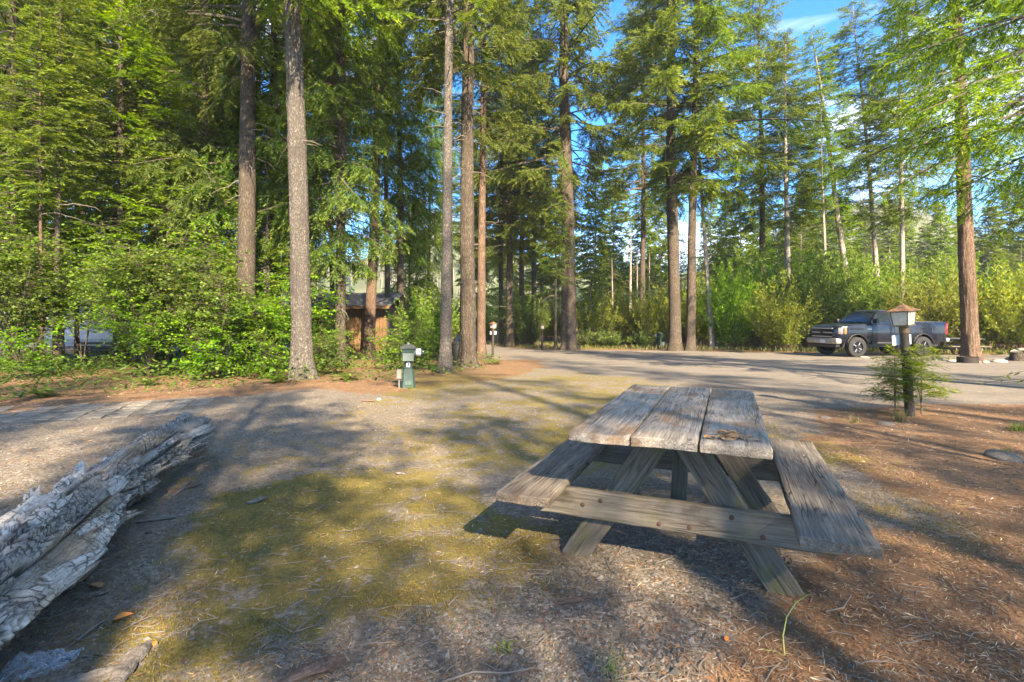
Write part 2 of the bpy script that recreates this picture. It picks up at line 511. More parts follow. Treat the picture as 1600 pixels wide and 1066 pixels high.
# ------------------------------------------------------------------ plan of the place
VEG_L = np.array([(-40, 5.0), (-14, 6.9), (-8.4, 8.5), (-6.6, 10.3), (-5.2, 11.4), (-4.2, 11.9), (-2.7, 11.8), (-1.7, 13.6), (-0.9, 16.5), (-0.3, 20.0), (-1.0, 24.5), (-4.5, 30), (-9, 40), (-9, 130), (-200, 130), (-200, 5)], float)
VEG_R = np.array([(-3.5, 47), (-1.0, 38), (2.6, 32.2), (6, 31.5), (11, 30.6), (15, 27.6), (20, 26.2), (30, 24.4), (70, 20), (200, 20), (200, 250), (-3.5, 250)], float)
ROAD = np.array([(-200, 300), (-9, 44), (-4.2, 30.5), (-0.8, 25), (0.2, 20), (1.2, 16.5), (3.2, 13.0), (5.6, 10.4), (8.0, 9.0), (12, 8.1), (30, 6.6), (200, -8), (200, 300)], float)
DUFF_R = np.array([(0.3, -3), (0.35, 1.7), (0.95, 2.2), (1.45, 2.75), (2.2, 3.8), (3.1, 5.2), (3.7, 7.0), (4.8, 8.2), (6.6, 8.8), (9.5, 7.9), (30, 6.2), (30, -3)], float)
MOSS = np.array([(-2.3, 4.0), (-1.5, 4.9), (-0.2, 4.6), (0.25, 3.6), (0.30, 2.75), (0.05, 2.42), (-0.50, 2.33), (-0.85, 2.05), (-0.9, 1.5), (-1.75, 1.5), (-2.0, 2.5)], float)
GRAVEL = np.array([(-1.1, 0), (-0.95, 2.05), (-0.5, 2.36), (0.05, 2.45), (0.35, 3.0), (1.4, 3.4), (1.5, 2.8), (0.9, 2.2), (0.5, 1.6), (0.4, 0)], float)
DRIVE_L = np.array([(-30, -5), (-2.0, -5), (-2.6, 3.0), (-3.0, 5.4), (-1.0, 9.5), (0.5, 13), (0, 15), (-2.5, 10.3), (-4.6, 10.2), (-6.2, 8.9), (-8, 7.2), (-30, 4)], float)

def sd_poly(x, y, P):
    """signed distance, positive inside"""
    x = np.asarray(x, float).ravel(); y = np.asarray(y, float).ravel()
    d = np.full(x.shape, 1e9); ins = np.zeros(x.shape, bool)
    n = len(P)
    for i in range(n):
        a, b = P[i], P[(i + 1) % n]
        e = b - a
        t = np.clip(((x - a[0]) * e[0] + (y - a[1]) * e[1]) / (e @ e), 0, 1)
        d = np.minimum(d, np.hypot(x - a[0] - t * e[0], y - a[1] - t * e[1]))
        c = (a[1] > y) != (b[1] > y)
        with np.errstate(divide='ignore', invalid='ignore'):
            xi = a[0] + (y - a[1]) / (b[1] - a[1] if b[1] != a[1] else 1e-9) * e[0]
        ins ^= c & (x < xi)
    return np.where(ins, d, -d)

def ground_masks(x, y):
    vl = sd_poly(x, y, VEG_L); vr = sd_poly(x, y, VEG_R)
    wob = (g2(x, y, 0.7, 5) - 0.5) * 2
    veg = np.maximum(vl, vr)
    road = sstep(-0.5, 0.5, sd_poly(x, y, ROAD) + wob * 0.9) * (1 - sstep(-0.3, 0.4, veg + wob * 0.5))
    duff = sstep(-0.35, 0.45, sd_poly(x, y, DUFF_R) + wob * 0.5)
    strip = sstep(-2.3, -0.9, vl + wob * 0.8)
    strip = strip * np.where(y < 21, 1, 0.4)
    strip_r = sstep(-1.0, -0.2, vr + wob * 0.6) * 0.8
    duff = np.maximum(np.maximum(duff, strip), strip_r)
    pos = np.stack([x, y], -1)
    goldy = np.exp(-(((x - 2.75) / 0.55) ** 2 + ((y - 3.6) / 0.75) ** 2))
    moss = sstep(-0.35, 0.35, sd_poly(x, y, MOSS) + wob * 0.55) * (0.30 + 0.75 * g2(x, y, 1.5, 31))
    midm = 0.57 * sstep(-2.9, -2.2, x) * (1 - sstep(3.0, 4.2, x)) * sstep(3.6, 5, y) * (1 - sstep(13, 20, y)) * (0.45 + 1.1 * g2(x, y, 0.55, 12))
    moss = np.maximum(moss, np.maximum(midm, goldy * 0.62))
    moss = np.maximum(moss, 0.4 * sstep(-5.5, -3, x) * (1 - sstep(-2.6, -2.2, x)) * (1 - sstep(6, 7, y)))
    moss = moss * (1 - 0.8 * road)
    grav = np.maximum(sstep(-0.25, 0.3, sd_poly(x, y, GRAVEL) + wob * 0.25), 0.55 * sstep(-0.3, 0.5, sd_poly(x, y, DRIVE_L) + wob * 0.4))
    soil = sstep(-0.3, 0.6, veg)
    return dict(moss=moss, duff=duff * (1 - 0.55 * np.maximum(goldy, 0)), road=road, gravel=grav, soil=soil, veg=veg)

def bumps(x, y, m=None):
    """small relief of the ground, fading out with distance"""
    near = 1 - sstep(8, 14, y)
    z = (g2(x, y, 0.55, 3) - 0.5) * 0.07 + (g2(x, y, 2.4, 8) - 0.5) * 0.035 + (g2(x, y, 9, 15) - 0.5) * 0.018
    if m is not None:
        z = z * (1 - 0.8 * m['road'])
    z = z * near
    tb = np.exp(-(((x - 1.0) / 1.2) ** 2 + ((y - 3.2) / 1.4) ** 2))
    return z * (1 - 0.6 * tb) - 0.012 * near

def gz(x, y):
    x = np.atleast_1d(np.asarray(x, float)); y = np.atleast_1d(np.asarray(y, float))
    return ground_z(y) + bumps(x, y)

def gp(x, y):
    return Vector((x, y, float(gz(x, y)[0])))

# ------------------------------------------------------------------ ground and road: one grid, split where the road begins
def axis_lines(dense_to, step, grow, far):
    a = [0.0]; s = step
    while a[-1] < far:
        if a[-1] > dense_to: s *= grow
        a.append(a[-1] + s)
    return np.array(a)
xp = axis_lines(3.4, 0.036, 1.07, 270)
XS = np.concatenate([-xp[:0:-1], xp])
ys = [1.3]
while ys[-1] < 36: ys.append(ys[-1] + max(0.03, 0.0105 * ys[-1]))
YS = np.array([-270, -180, -120, -80, -55, -38, -26, -17, -10, -6, -3, -1.5, -0.5, 0.2, 0.7, 1.0, 1.2] + ys + list(36.0 + np.array([2, 4, 7, 11, 16, 24, 36, 54, 80, 120, 180, 260])))
YS[np.argmin(abs(YS - 6))] = 6.0
YS[np.argmin(abs(YS - 36))] = 36.0
XX, YY = np.meshgrid(XS, YS)
gx, gy = XX.ravel(), YY.ravel()
gm = ground_masks(gx, gy)
gzv = ground_z(gy) + bumps(gx, gy, gm)
nx, ny = len(XS), len(YS)
ii = (np.arange(ny - 1)[:, None] * nx + np.arange(nx - 1)[None, :]).ravel()
GF = np.stack([ii, ii + 1, ii + 1 + nx, ii + nx], 1)
is_road = gm['road'][GF].mean(1) > 0.5
GV = np.stack([gx, gy, gzv], 1)
for nm, sel in (('ground', ~is_road), ('road', is_road)):
    F = GF[sel]
    u, inv = np.unique(F, return_inverse=True)
    me = mesh_np(nm, GV[u], inv.reshape(F.shape), M['ground'], True, attrs={k: gm[k][u] for k in ('moss', 'duff', 'road', 'gravel', 'soil')})
    tag(link(nm, me), 'brown and grey forest floor of moss, gravel and needles' if nm == 'ground' else 'grey packed gravel road crossing behind the table', kind='structure')

# ------------------------------------------------------------------ scattered cover near the camera
rng = np.random.default_rng(7)
def scatter(n, ymin, ymax, power=1.6):
    """points thinning out with distance, over what lies around the clearing"""
    u = rng.random(n)
    a, b = ymin ** (1 - power), ymax ** (1 - power)
    y = (a + (b - a) * u) ** (1 / (1 - power))
    x = rng.uniform(-1.25, 1.25, n) * (y + 0.5)
    return x, y

def keep(x, y, prob):
    k = rng.random(len(x)) < prob
    return x[k], y[k]

# pebbles
x, y = scatter(60000, 1.5, 9, 2.0)
m = ground_masks(x, y)
pr = np.clip(m['gravel'] * 1.0 + 0.10 - 0.75 * m['duff'] * (1 - m['gravel']), 0.02, 1) * (1 - 0.75 * sstep(0.4, 0.6, m['moss']))
x, y = keep(x, y, pr)
x, y = x[:20000], y[:20000]
n = len(x)
octa = np.array([(1, 0, 0), (-1, 0, 0), (0, 1, 0), (0, -1, 0), (0, 0, 1), (0, 0, -1)], float)
of = np.array([(0, 2, 4), (2, 1, 4), (1, 3, 4), (3, 0, 4), (2, 0, 5), (1, 2, 5), (3, 1, 5), (0, 3, 5)])
size = np.exp(rng.normal(math.log(0.0060), 0.42, n)).clip(0.003, 0.022)
V = octa[None] * rng.uniform(0.65, 1.35, (n, 6, 3)) * size[:, None, None]
V[..., 2] *= rng.uniform(0.5, 0.8, (n, 1))
th = rng.uniform(0, 6.28, n)
c_, s_ = np.cos(th)[:, None], np.sin(th)[:, None]
Vx = V[..., 0] * c_ - V[..., 1] * s_ + V[..., 2] * 0.5
Vy = V[..., 0] * s_ + V[..., 1] * c_ + V[..., 2] * 0.3
V = np.stack([Vx + x[:, None], Vy + y[:, None], V[..., 2] + (gz(x, y) + size * 0.25)[:, None]], -1)
pal = np.array([(0.10, 0.098, 0.096), (0.17, 0.165, 0.16), (0.25, 0.24, 0.225), (0.13, 0.115, 0.10), (0.35, 0.32, 0.29), (0.22, 0.15, 0.115)])
pc = pal[rng.choice(6, n, p=[.26, .3, .12, .18, .03, .11])] * rng.uniform(0.5, 0.85, (n, 1)) * np.array([(1.06, .98, .88)])
me = mesh_np('pebbles', V.reshape(-1, 3), (of[None] + 6 * np.arange(n)[:, None, None]).reshape(-1, 3), M['stones_v'], False, cols={'col': np.repeat(pc, 6, 0)})
tag(link('pebbles', me), 'loose grey pebbles strewn over the bare gravel', kind='stuff')

def quads_from(base, dirv, side, ln, wd, mid=0.45):
    a = base; b = base + dirv * (ln * mid)[:, None] + side * (wd * 0.5)[:, None]
    c = base + dirv * ln[:, None]; d = base + dirv * (ln * mid)[:, None] - side * (wd * 0.5)[:, None]
    return np.stack([a, b, c, d], 1).reshape(-1, 3)
def qf(n): return np.arange(4 * n).reshape(n, 4)

# fallen needles
x, y = scatter(210000, 1.5, 13, 1.7)
m = ground_masks(x, y)
clump = g2(x, y, 3.0, 41)
x, y = keep(x, y, np.clip(m['duff'] * 0.85 * (0.3 + 1.2 * clump) + 0.22 * sstep(0.4, 0.65, clump) + 0.08, 0, 1) * (1 - 0.6 * m['road']))
n = len(x)
th = rng.uniform(0, 6.28, n) + 0.6 * np.sin(x * 9)
tl = rng.normal(0, 0.16, n)
dv = np.stack([np.cos(th) * np.cos(tl), np.sin(th) * np.cos(tl), np.sin(tl)], 1)
sv = np.stack([-np.sin(th), np.cos(th), rng.normal(0, 0.3, n)], 1)
dist = np.hypot(x, y)
ln = rng.uniform(0.018, 0.05, n) * (0.8 + 0.08 * dist)
wd = rng.uniform(0.0014, 0.0030, n) * (0.7 + 0.25 * dist)
base = np.stack([x, y, gz(x, y) + rng.uniform(0.002, 0.012, n)], 1) - dv * (ln * 0.5)[:, None]
pal = np.array([(0.28, 0.140, 0.066), (0.20, 0.092, 0.042), (0.36, 0.24, 0.135), (0.12, 0.070, 0.042), (0.46, 0.37, 0.25)])
nc = pal[rng.choice(5, n, p=[.3, .26, .18, .18, .08])] * rng.uniform(0.75, 1.2, (n, 1))
me = mesh_np('needle_litter', quads_from(base, dv, sv, ln, wd, 0.5), qf(n), M['litter_v'], False, cols={'col': np.repeat(nc, 4, 0)})
tag(link('needle_litter', me), 'rusty fallen needles covering the forest floor', kind='stuff')

# moss
x, y = scatter(330000, 1.6, 8, 1.75)
m = ground_masks(x, y)
pn = 0.6 * g2(x, y, 4.5, 77) + 0.4 * g2(x, y, 22, 78)
x, y = keep(x, y, sstep(0.60, 1.0, m['moss'] * 0.9 + pn * 0.85) * 0.9)
x, y = x[:130000], y[:130000]
n = len(x)
th = rng.uniform(0, 6.28, n); lean = rng.uniform(0.2, 1.2, n)
dv = np.stack([np.cos(th) * np.sin(lean), np.sin(th) * np.sin(lean), np.cos(lean)], 1)
sv = np.stack([-np.sin(th), np.cos(th), 0 * th], 1)
dist = np.hypot(x, y)
ln = rng.uniform(0.006, 0.017, n) * (0.8 + 0.07 * dist)
wd = rng.uniform(0.002, 0.004, n) * (0.6 + 0.22 * dist)
base = np.stack([x, y, gz(x, y) - 0.002 + 0.014 * sstep(0.45, 0.8, g2(x, y, 8, 78))], 1)
V = np.stack([base - sv * (wd * .5)[:, None], base + sv * (wd * .5)[:, None], base + dv * ln[:, None]], 1).reshape(-1, 3)
f = rng.random((n, 1))
tone = g2(x, y, 1.8, 91)[:, None]
mc = (np.array([(0.072, 0.064, 0.013)]) * (1 - f) + np.array([(0.232, 0.172, 0.036)]) * f) * (0.7 + 0.8 * tone) * np.where(tone > 0.55, np.array([(1.25, 1.05, 1.0)]), 1.0)
me = mesh_np('moss', V, np.arange(3 * n).reshape(n, 3), M['moss_v'], False, cols={'col': np.repeat(mc, 3, 0)})
tag(link('moss', me), 'olive and golden moss carpet between log and table', kind='stuff')

# small twigs and bark crumbs
x, y = scatter(1500, 1.6, 12, 1.5)
bm = bmesh.new()
for i in range(len(x)):
    L = random.Random(i).uniform(0.04, 0.17); a = rng.uniform(0, 6.28)
    p0 = gp(x[i], y[i]) + Vector((0, 0, 0.006))
    d1 = Vector((math.cos(a), math.sin(a), 0))
    p1 = p0 + d1 * L * 0.5 + Vector((rng.normal(0, .008), rng.normal(0, .008), 0.004))
    p2 = p0 + d1 * L + Vector((rng.normal(0, .016), rng.normal(0, .016), 0.002))
    bm_tube(bm, [p0, p1, p2], [0.0026, 0.0024, 0.001], 4)
tw = obj_bm('twig_litter', bm, [M['dead_twig']])
tag(tw, 'thin dry twigs strewn over the clearing', kind='stuff')
# ------------------------------------------------------------------ trees and shrubs
def norm_(v): return v / np.maximum(np.linalg.norm(v, axis=-1, keepdims=True), 1e-9)

def ribbon_tubes(paths, rads, n=3):
    """paths (b,k,3), rads (b,k) -> quads"""
    b, k, _ = paths.shape
    t = np.gradient(paths, axis=1); t = norm_(t)
    ref = np.where(np.abs(t[..., 2:3]) > 0.9, np.array([1.0, 0, 0]), np.array([0, 0, 1.0]))
    s = norm_(np.cross(t, ref)); u = np.cross(s, t)
    ang = 2 * np.pi * np.arange(n) / n
    V = paths[:, :, None] + (s[:, :, None] * np.cos(ang)[None, None, :, None] + u[:, :, None] * np.sin(ang)[None, None, :, None]) * rads[:, :, None, None]
    idx = np.arange(b * k * n).reshape(b, k, n)
    F = np.stack([idx[:, :-1, :], np.roll(idx[:, :-1, :], -1, 2), np.roll(idx[:, 1:, :], -1, 2), idx[:, 1:, :]], -1)
    return V.reshape(-1, 3), F.reshape(-1, 4)

def conifer_crown(name, seed, H, zb, R, nb, droop=0.35, tdroop=0.45, sl=(0.13, 0.034), dens=1.0, shape=0.75, mats=('needle', 'twig'), low_sparse=0.25, bare=0.16, tmax=0.95, step=0.055, irr=1.0):
    r = np.random.default_rng(seed)
    ph = r.uniform(0, 6.28, 4)
    SB, SD, SS, SL, SW, SV = [], [], [], [], [], []
    paths, prad = [], []
    for i in range(nb):
        t = (i + r.random()) / nb
        z = zb + (H - zb) * t
        L = R * ((1 - t) ** shape * 0.94 + 0.06) * (0.6 + 0.4 * min(1, t / 0.12)) * r.uniform(0.5, 1.18)
        if t < low_sparse and r.random() < 0.35: continue
        az = i * 2.39996 + r.normal(0, 0.45)
        lob = 0.5 * math.sin(az + ph[0] + 3.1 * t) + 0.5 * math.sin(2 * az + ph[1] + 9 * t) + 0.6 * math.sin(11 * t + ph[2] + az)
        L *= 1 + irr * (0.26 * lob + r.normal(0, 0.12))
        if r.random() < irr * 0.30 * max(0, -lob): continue
        L = max(L, 0.25)
        s0 = -0.10 + 0.55 * t + r.normal(0, 0.10)
        dr = droop * (1 - 0.55 * t) * r.uniform(0.7, 1.3)
        bend = r.normal(0, 0.18)
        def P(s):
            a = az + bend * s
            return np.stack([np.cos(a) * L * s, np.sin(a) * L * s, z + L * (s0 * s - dr * s * s + 0.22 * dr * s ** 4)], -1)
        sp = np.linspace(0, 1, 7)
        paths.append(P(sp)); prad.append((0.006 + 0.011 * L) * (1 - 0.85 * sp))
        nt = max(5, int(L / 0.10 * dens))
        s = np.linspace(bare + 0.12 * r.random() * (1 + irr), 1.0, nt)
        s = s[(vnoise(np.stack([s * L * 2.2 + i * 7.7, 0 * s, 0 * s], -1), seed) > 0.25 * irr) | (s > 0.9)]
        nt = len(s)
        p = P(s); tg = norm_(P(s + 0.02) - P(s - 0.02))
        side = norm_(np.cross(tg, np.array([0, 0, 1.0])))
        roll = r.normal(0, 0.30) + r.normal(0, 0.40, nt)
        side = side * np.cos(roll)[:, None] + np.cross(side, tg) * np.sin(roll)[:, None]
        sg = np.where(np.arange(nt) % 2 == 0, 1.0, -1.0)
        lt = ((0.46 * L * (1 - s) ** 0.75 + 0.13) * r.uniform(0.65, 1.25, nt)).clip(0.08, tmax)
        ca = np.where(s > 0.97, 1.0, r.uniform(0.45, 0.75, nt)); sa = np.sqrt(1 - ca ** 2)
        td = norm_(tg * ca[:, None] + side * (sg * sa)[:, None] + np.array([0, 0, -1.0]) * (tdroop * r.uniform(0.2, 1.5, nt))[:, None])
        m = (lt / step).astype(int) + 2
        k = np.repeat(np.arange(nt), m)
        q = np.concatenate([np.linspace(0.05, 1, mm) for mm in m])
        # the twig sags
        bp = p[k] + td[k] * (lt[k] * q)[:, None] + np.array([0, 0, -1.0]) * (tdroop * 0.35 * lt[k] * q * q)[:, None]
        tp = norm_(np.cross(td[k], np.array([0, 0, 1.0])))
        for sgn in (1, -1):
            nn = len(k)
            d = norm_(td[k] * 0.75 + tp * sgn * 0.62 + r.normal(0, 0.2, (nn, 3)) + np.array([0, 0, -0.12]))
            sd = norm_(np.cross(d, np.array([0, 0, 0.8]) + r.normal(0, 1.0, (nn, 3))))
            SB.append(bp); SD.append(d); SS.append(sd)
            SL.append(sl[0] * r.uniform(0.65, 1.25, nn)); SW.append(sl[1] * r.uniform(0.7, 1.3, nn))
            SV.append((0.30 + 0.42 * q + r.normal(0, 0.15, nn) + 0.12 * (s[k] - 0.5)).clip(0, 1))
    SB, SD, SS = map(np.concatenate, (SB, SD, SS)); SL, SW, SV = map(np.concatenate, (SL, SW, SV))
    V1 = quads_from(SB, SD, SS, SL, SW); n1 = len(SB)
    V2, F2 = ribbon_tubes(np.array(paths), np.array(prad))
    V = np.concatenate([V1, V2]); F = np.concatenate([qf(n1), F2 + 4 * n1])
    mi = np.concatenate([np.zeros(n1, int), np.ones(len(F2), int)])
    var = np.concatenate([np.repeat(SV, 4), np.full(len(V2), 0.5)])
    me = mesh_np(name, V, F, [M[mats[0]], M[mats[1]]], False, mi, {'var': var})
    return dict(me=me, H=H, zb=zb, R=R, V1=V1, var=np.repeat(SV, 4))

CR = {}
CR['fir_a'] = conifer_crown('fir_crown', 1, 28, 8.5, 3.5, 290, 0.24, 0.40, (0.14, 0.036), 1.2, 0.55, bare=.22)
CR['fir_b'] = conifer_crown('fir_crown', 2, 26, 7.0, 3.9, 245, 0.32, 0.50, (0.105, 0.026), 1.15, 0.5, bare=.25, step=0.040)
CR['fir_c'] = conifer_crown('fir_crown', 3, 22, 7.0, 2.1, 200, 0.22, 0.30, (0.12, 0.030), 1.3, 0.5, bare=.2)
CR['fir_d'] = conifer_crown('fir_crown', 4, 32, 8.0, 4.5, 335, 0.24, 0.42, (0.18, 0.046), 1.0, 0.45, step=0.065, bare=.28)
CR['fir_e'] = conifer_crown('fir_crown', 8, 26, 8.0, 3.0, 265, 0.26, 0.35, (0.16, 0.042), 1.05, 0.5, step=0.065, bare=.25)
CR['cedar_a'] = conifer_crown('cedar_crown', 5, 18, 1.6, 2.6, 280, 0.48, 0.95, (0.14, 0.034), 1.1, 0.6, ('needle_dark', 'twig'), 0.0)
CR['cedar_b'] = conifer_crown('cedar_crown', 6, 20, 3.0, 3.0, 260, 0.52, 1.0, (0.15, 0.036), 1.05, 0.55, ('needle_dark', 'twig'), 0.1)
CR['young'] = conifer_crown('young_crown', 7, 9, 0.5, 1.9, 140, 0.18, 0.2, (0.13, 0.034), 1.0, 0.75, irr=.7)
CR['far'] = conifer_crown('far_crown', 9, 20, 0.6, 3.0, 300, 0.30, 0.3, (0.34, 0.11), 0.65, 0.8, step=0.14, irr=.8)
CR['far_b'] = conifer_crown('far_crown', 10, 20, 1.0, 2.7, 280, 0.34, 0.3, (0.34, 0.11), 0.65, 0.7, step=0.14, irr=.8)

def trunk_mesh(name, H, r0, mat, seed, nv=16, nz=34, ridge=0.05, dead=(0, 0, 0), taper=0.85, flare=0.45, bow=0.0):
    """dead = (count, z from, z to): bare broken limbs below the crown"""
    r = np.random.default_rng(seed)
    zz = np.concatenate([np.linspace(-0.15, 2.2, nz // 3), np.linspace(2.2, H, nz - nz // 3 + 1)[1:]])
    aa = 2 * np.pi * np.arange(nv) / nv
    rad = r0 * (0.10 + 0.90 * (1 - np.clip(zz, 0, H) / H) ** taper) + r0 * flare * np.exp(-np.clip(zz + 0.1, 0, None) / 0.33)
    Z, A = np.meshgrid(zz, aa, indexing='ij')
    root = 0.35 * np.exp(-np.clip(Z, 0, None) / 0.4) * np.cos(A * 5 + seed)
    nz_ = fbm(np.stack([np.cos(A) * 2.2, np.sin(A) * 2.2, Z * 0.5], -1) + seed, seed, 3) - 0.5
    rg = vnoise(np.stack([np.cos(A) * nv * 0.28, np.sin(A) * nv * 0.28, Z * 2.2], -1), seed + 3) - 0.5
    RR = rad[:, None] * (1 + 0.22 * nz_ + root * 0.5 + ridge * 2 * rg)
    cx = 0.10 * r0 * 4 * np.sin(zz * 0.33 + seed) * (zz / H) + bow * (zz / H) ** 2
    cyy = 0.10 * r0 * 4 * np.cos(zz * 0.27 + seed * 2) * (zz / H)
    V = np.stack([RR * np.cos(A) + cx[:, None], RR * np.sin(A) + cyy[:, None], Z], -1).reshape(-1, 3)
    idx = np.arange(len(zz) * nv).reshape(len(zz), nv)
    F = np.stack([idx[:-1], np.roll(idx[:-1], -1, 1), np.roll(idx[1:], -1, 1), idx[1:]], -1).reshape(-1, 4)
    mi = np.zeros(len(F), int)
    if dead[0]:
        ps, pr = [], []
        for k in range(dead[0]):
            z = r.uniform(dead[1], dead[2]); a = r.uniform(0, 6.28); L = r.uniform(0.4, 1.7)
            s = np.linspace(0, 1, 6)[:, None]
            d = np.array([math.cos(a), math.sin(a), 0])
            jit = np.cumsum(r.normal(0, 0.05, (6, 3)), 0) * L * 0.5
            rr = np.interp(z, zz, rad)
            L = L * 0.7
            p = np.array([0, 0, z]) + d * (rr * 0.6 + L * s) + np.array([0, 0, 1.0]) * L * (r.uniform(-0.25, 0.2) * s - 0.25 * s * s) + jit
            ps.append(p); pr.append((0.007 + 0.008 * L) * (1 - 0.8 * s[:, 0]))
        V2, F2 = ribbon_tubes(np.array(ps), np.array(pr), 4)
        F = np.concatenate([F, F2 + len(V)]); V = np.concatenate([V, V2]); mi = np.concatenate([mi, np.ones(len(F2), int)])
    return mesh_np(name, V, F, [mat, M['dead_twig']], True, mi)

_ts = [100]
def tree(label, loc, H, r0, crown, zb, rs=1.0, bark='bark_dark', lean=(0, 0), group=None, name='fir_tree', near=False, dead=None, bow=0.0, rot=None, flare=0.45, cat='tree'):
    _ts[0] += 1
    s = _ts[0]
    root = thing(name, label, cat, loc, 0, group, rx=R_(lean[1]), ry=R_(lean[0]))
    C = CR[crown]
    dd = dead if dead is not None else (10, max(1.5, zb - 5), zb + 1)
    link('trunk', trunk_mesh('trunk', H, r0, M[bark], s, *((72, 230) if near else (14, 34)), ridge=0.10 if near else 0.06, dead=dd, bow=bow, flare=flare), root)
    sz = (H * 1.005 - zb) / (C['H'] - C['zb'])
    o = link('crown', C['me'], root, (0.25 * bow, 0, zb - C['zb'] * sz), (0, 0, rot if rot is not None else s * 1.7), (rs, rs, sz))
    return root

def T(px, d, *a, **k):
    return tree(a[0], D(px, d), *a[1:], **k)

LG = 'trees along the clearing edge'
RG = 'tall trees across the road'
BG = 'trees deep in the wood'
# trees of the left edge
T(473, 12.8, 'thick grey scaly trunk standing alone at the edge beside the needle strip', 30, .24, 'fir_a', 9.4, 1.0, 'bark_grey', (-1.5, 0), LG, near=True, flare=.7, dead=(16, 5.5, 10), rot=0.6)
T(383, 15.4, 'dark straight trunk behind the maple thicket, left of the thick grey trunk', 28, .27, 'fir_b', 8.6, 0.95, 'bark_dark', (.7, 0), LG, dead=(14, 5, 9), rot=2.0)
T(240, 21, 'brown trunk lit high up behind the left thicket', 27, .30, 'fir_a', 8.2, 1.1, 'bark_red', (1.2, 0), LG)
T(93, 19.5, 'thin pale trunk showing between sunny boughs at far left', 20, .14, 'fir_c', 9.0, 1.3, 'bark_pale', (0.6, 0), LG, dead=(24, 6, 12))
T(66, 14.2, 'slender sunlit stem, left one of the pair before the white trailer', 10, .05, 'young', 5.0, 0.85, 'bark_red', (-0.5, 0), LG)
T(87, 14.6, 'slender sunlit stem, right one of the pair before the white trailer', 12, .085, 'young', 5.4, 0.95, 'bark_dark', (.6, 0), LG)
T(576, 23.0, 'leaning orange brown cedar trunk in front of the wooden shed', 24, .24, 'cedar_b', 8.6, 0.8, 'bark_red', (2.3, 0), LG, name='cedar_tree', dead=(26, 5, 9.5), flare=0.7)
T(606, 26.5, 'thin dark trunk just right of the leaning cedar by the shed', 20, .17, 'fir_c', 8, 1.0, 'bark_dark', (-.4, 0), LG)
T(696, 14.5, 'narrow grey brown trunk next to the green hookup pedestal', 24, .165, 'fir_c', 9.6, 1.1, 'bark_grey', (.7, 0), LG, dead=(12, 5, 10), flare=0.6)
T(731, 16.9, 'thick brown trunk with flared base, beside the narrow grey one', 29, .25, 'fir_a', 9.6, 0.85, 'bark_dark', (0, 0), LG, near=True, dead=(14, 6, 10), flare=0.75)
T(752, 23, 'sunlit tan trunk peeping out behind the thick brown one', 25, .2, 'fir_a', 9.5, 0.8, 'bark_red', (0.3, 0), LG)
T(532, 17.5, 'drooping dark cedar right of the thick grey trunk', 19, .19, 'cedar_a', 3.4, 0.95, 'bark_dark', (0, 0), LG, name='cedar_tree')
T(625, 27.5, 'dark cedar hanging over the back of the wooden shed', 22, .22, 'cedar_b', 5.5, 0.9, 'bark_dark', (0, 0), LG, name='cedar_tree')
T(430, 19.5, 'dark cedar between the two biggest left trunks', 22, .22, 'cedar_b', 4.5, 1.1, 'bark_dark', (0, 0), LG, name='cedar_tree')
T(320, 18.5, 'drooping green cedar left of the dark straight trunk', 20, .2, 'cedar_a', 4.5, 1.15, 'bark_dark', (0, 0), LG, name='cedar_tree')
T(190, 17.2, 'young bright fir rising over the thicket near the left edge', 17, .14, 'fir_c', 3.6, 1.35, 'bark_dark', (0, 0), LG)
T(20, 15.5, 'sunny yellow green fir filling the upper left corner', 18, .16, 'fir_b', 4.0, 0.85, 'bark_dark', (0, 0), LG)
T(-150, 15.5, 'tall fir reaching in from beyond the left edge', 24, .22, 'fir_b', 5.0, 0.95, 'bark_dark', (0, 0), LG)
# middle and right, across the road
T(889, 31.2, 'massive twin-stemmed trunk by the road, right of the thin dark pole tree', 36, .46, 'fir_d', 8.4, 1.05, 'bark_dark', (-.8, 0), RG, dead=(16, 5, 9), flare=0.5)
T(868, 30.6, 'thin dark pole tree left of the massive twin trunk', 11, .085, 'young', 4.2, 0.8, 'bark_dark', (0, 0), RG)
T(1055, 30.0, 'left and thicker of the two dark trunks at the far road edge', 36, .36, 'fir_d', 8.8, 1.12, 'bark_dark', (-1.0, 0), RG, dead=(18, 5, 10))
T(1079, 30.2, 'right and thinner of the two dark trunks at the far road edge', 34, .27, 'fir_b', 8.8, 1.15, 'bark_dark', (.9, 0), RG, dead=(12, 6, 10))
T(1192, 41, 'broad green fir filling the view between the dark pair and the grey trunk', 32, .26, 'fir_d', 9.5, .85, 'bark_dark', (-.5, 0), RG)
T(1003, 45, 'broad fir behind the bleached snags, left of the dark pair', 33, .26, 'fir_d', 10.5, .9, 'bark_dark', (.5, 0), RG)
T(1113, 32.4, 'slim leaning trunk right of the pair of dark trunks', 17, .16, 'fir_c', 9.5, 0.9, 'bark_pale', (-4.0, 0), RG)
T(1231, 36, 'grey trunk behind the bright willow, left of the pickup', 22, .22, 'fir_e', 8.2, 0.95, 'bark_pale', (-.5, 0), RG)
T(1293, 34.5, 'white thin dead stem standing just left of the pickup cab', 16, .13, 'fir_c', 9.5, 0.75, 'bark_pale', (-1.5, 0), RG, dead=(10, 5, 9))
T(1340, 36.5, 'grey trunk leaning hard to the left above the pickup', 22.5, .24, 'fir_e', 8.6, 1.0, 'bark_pale', (-8.4, 0), RG, dead=(14, 6, 12))
T(1380, 37, 'pale trunk leaning slightly left behind the pickup cab', 25, .2, 'fir_e', 8.8, 1.05, 'bark_pale', (-4.8, 0), RG, dead=(14, 6, 12))
T(1411, 34, 'straight pale trunk rising right behind the copper lantern', 25, .18, 'fir_e', 8.4, 1.0, 'bark_pale', (-.6, 0), RG)
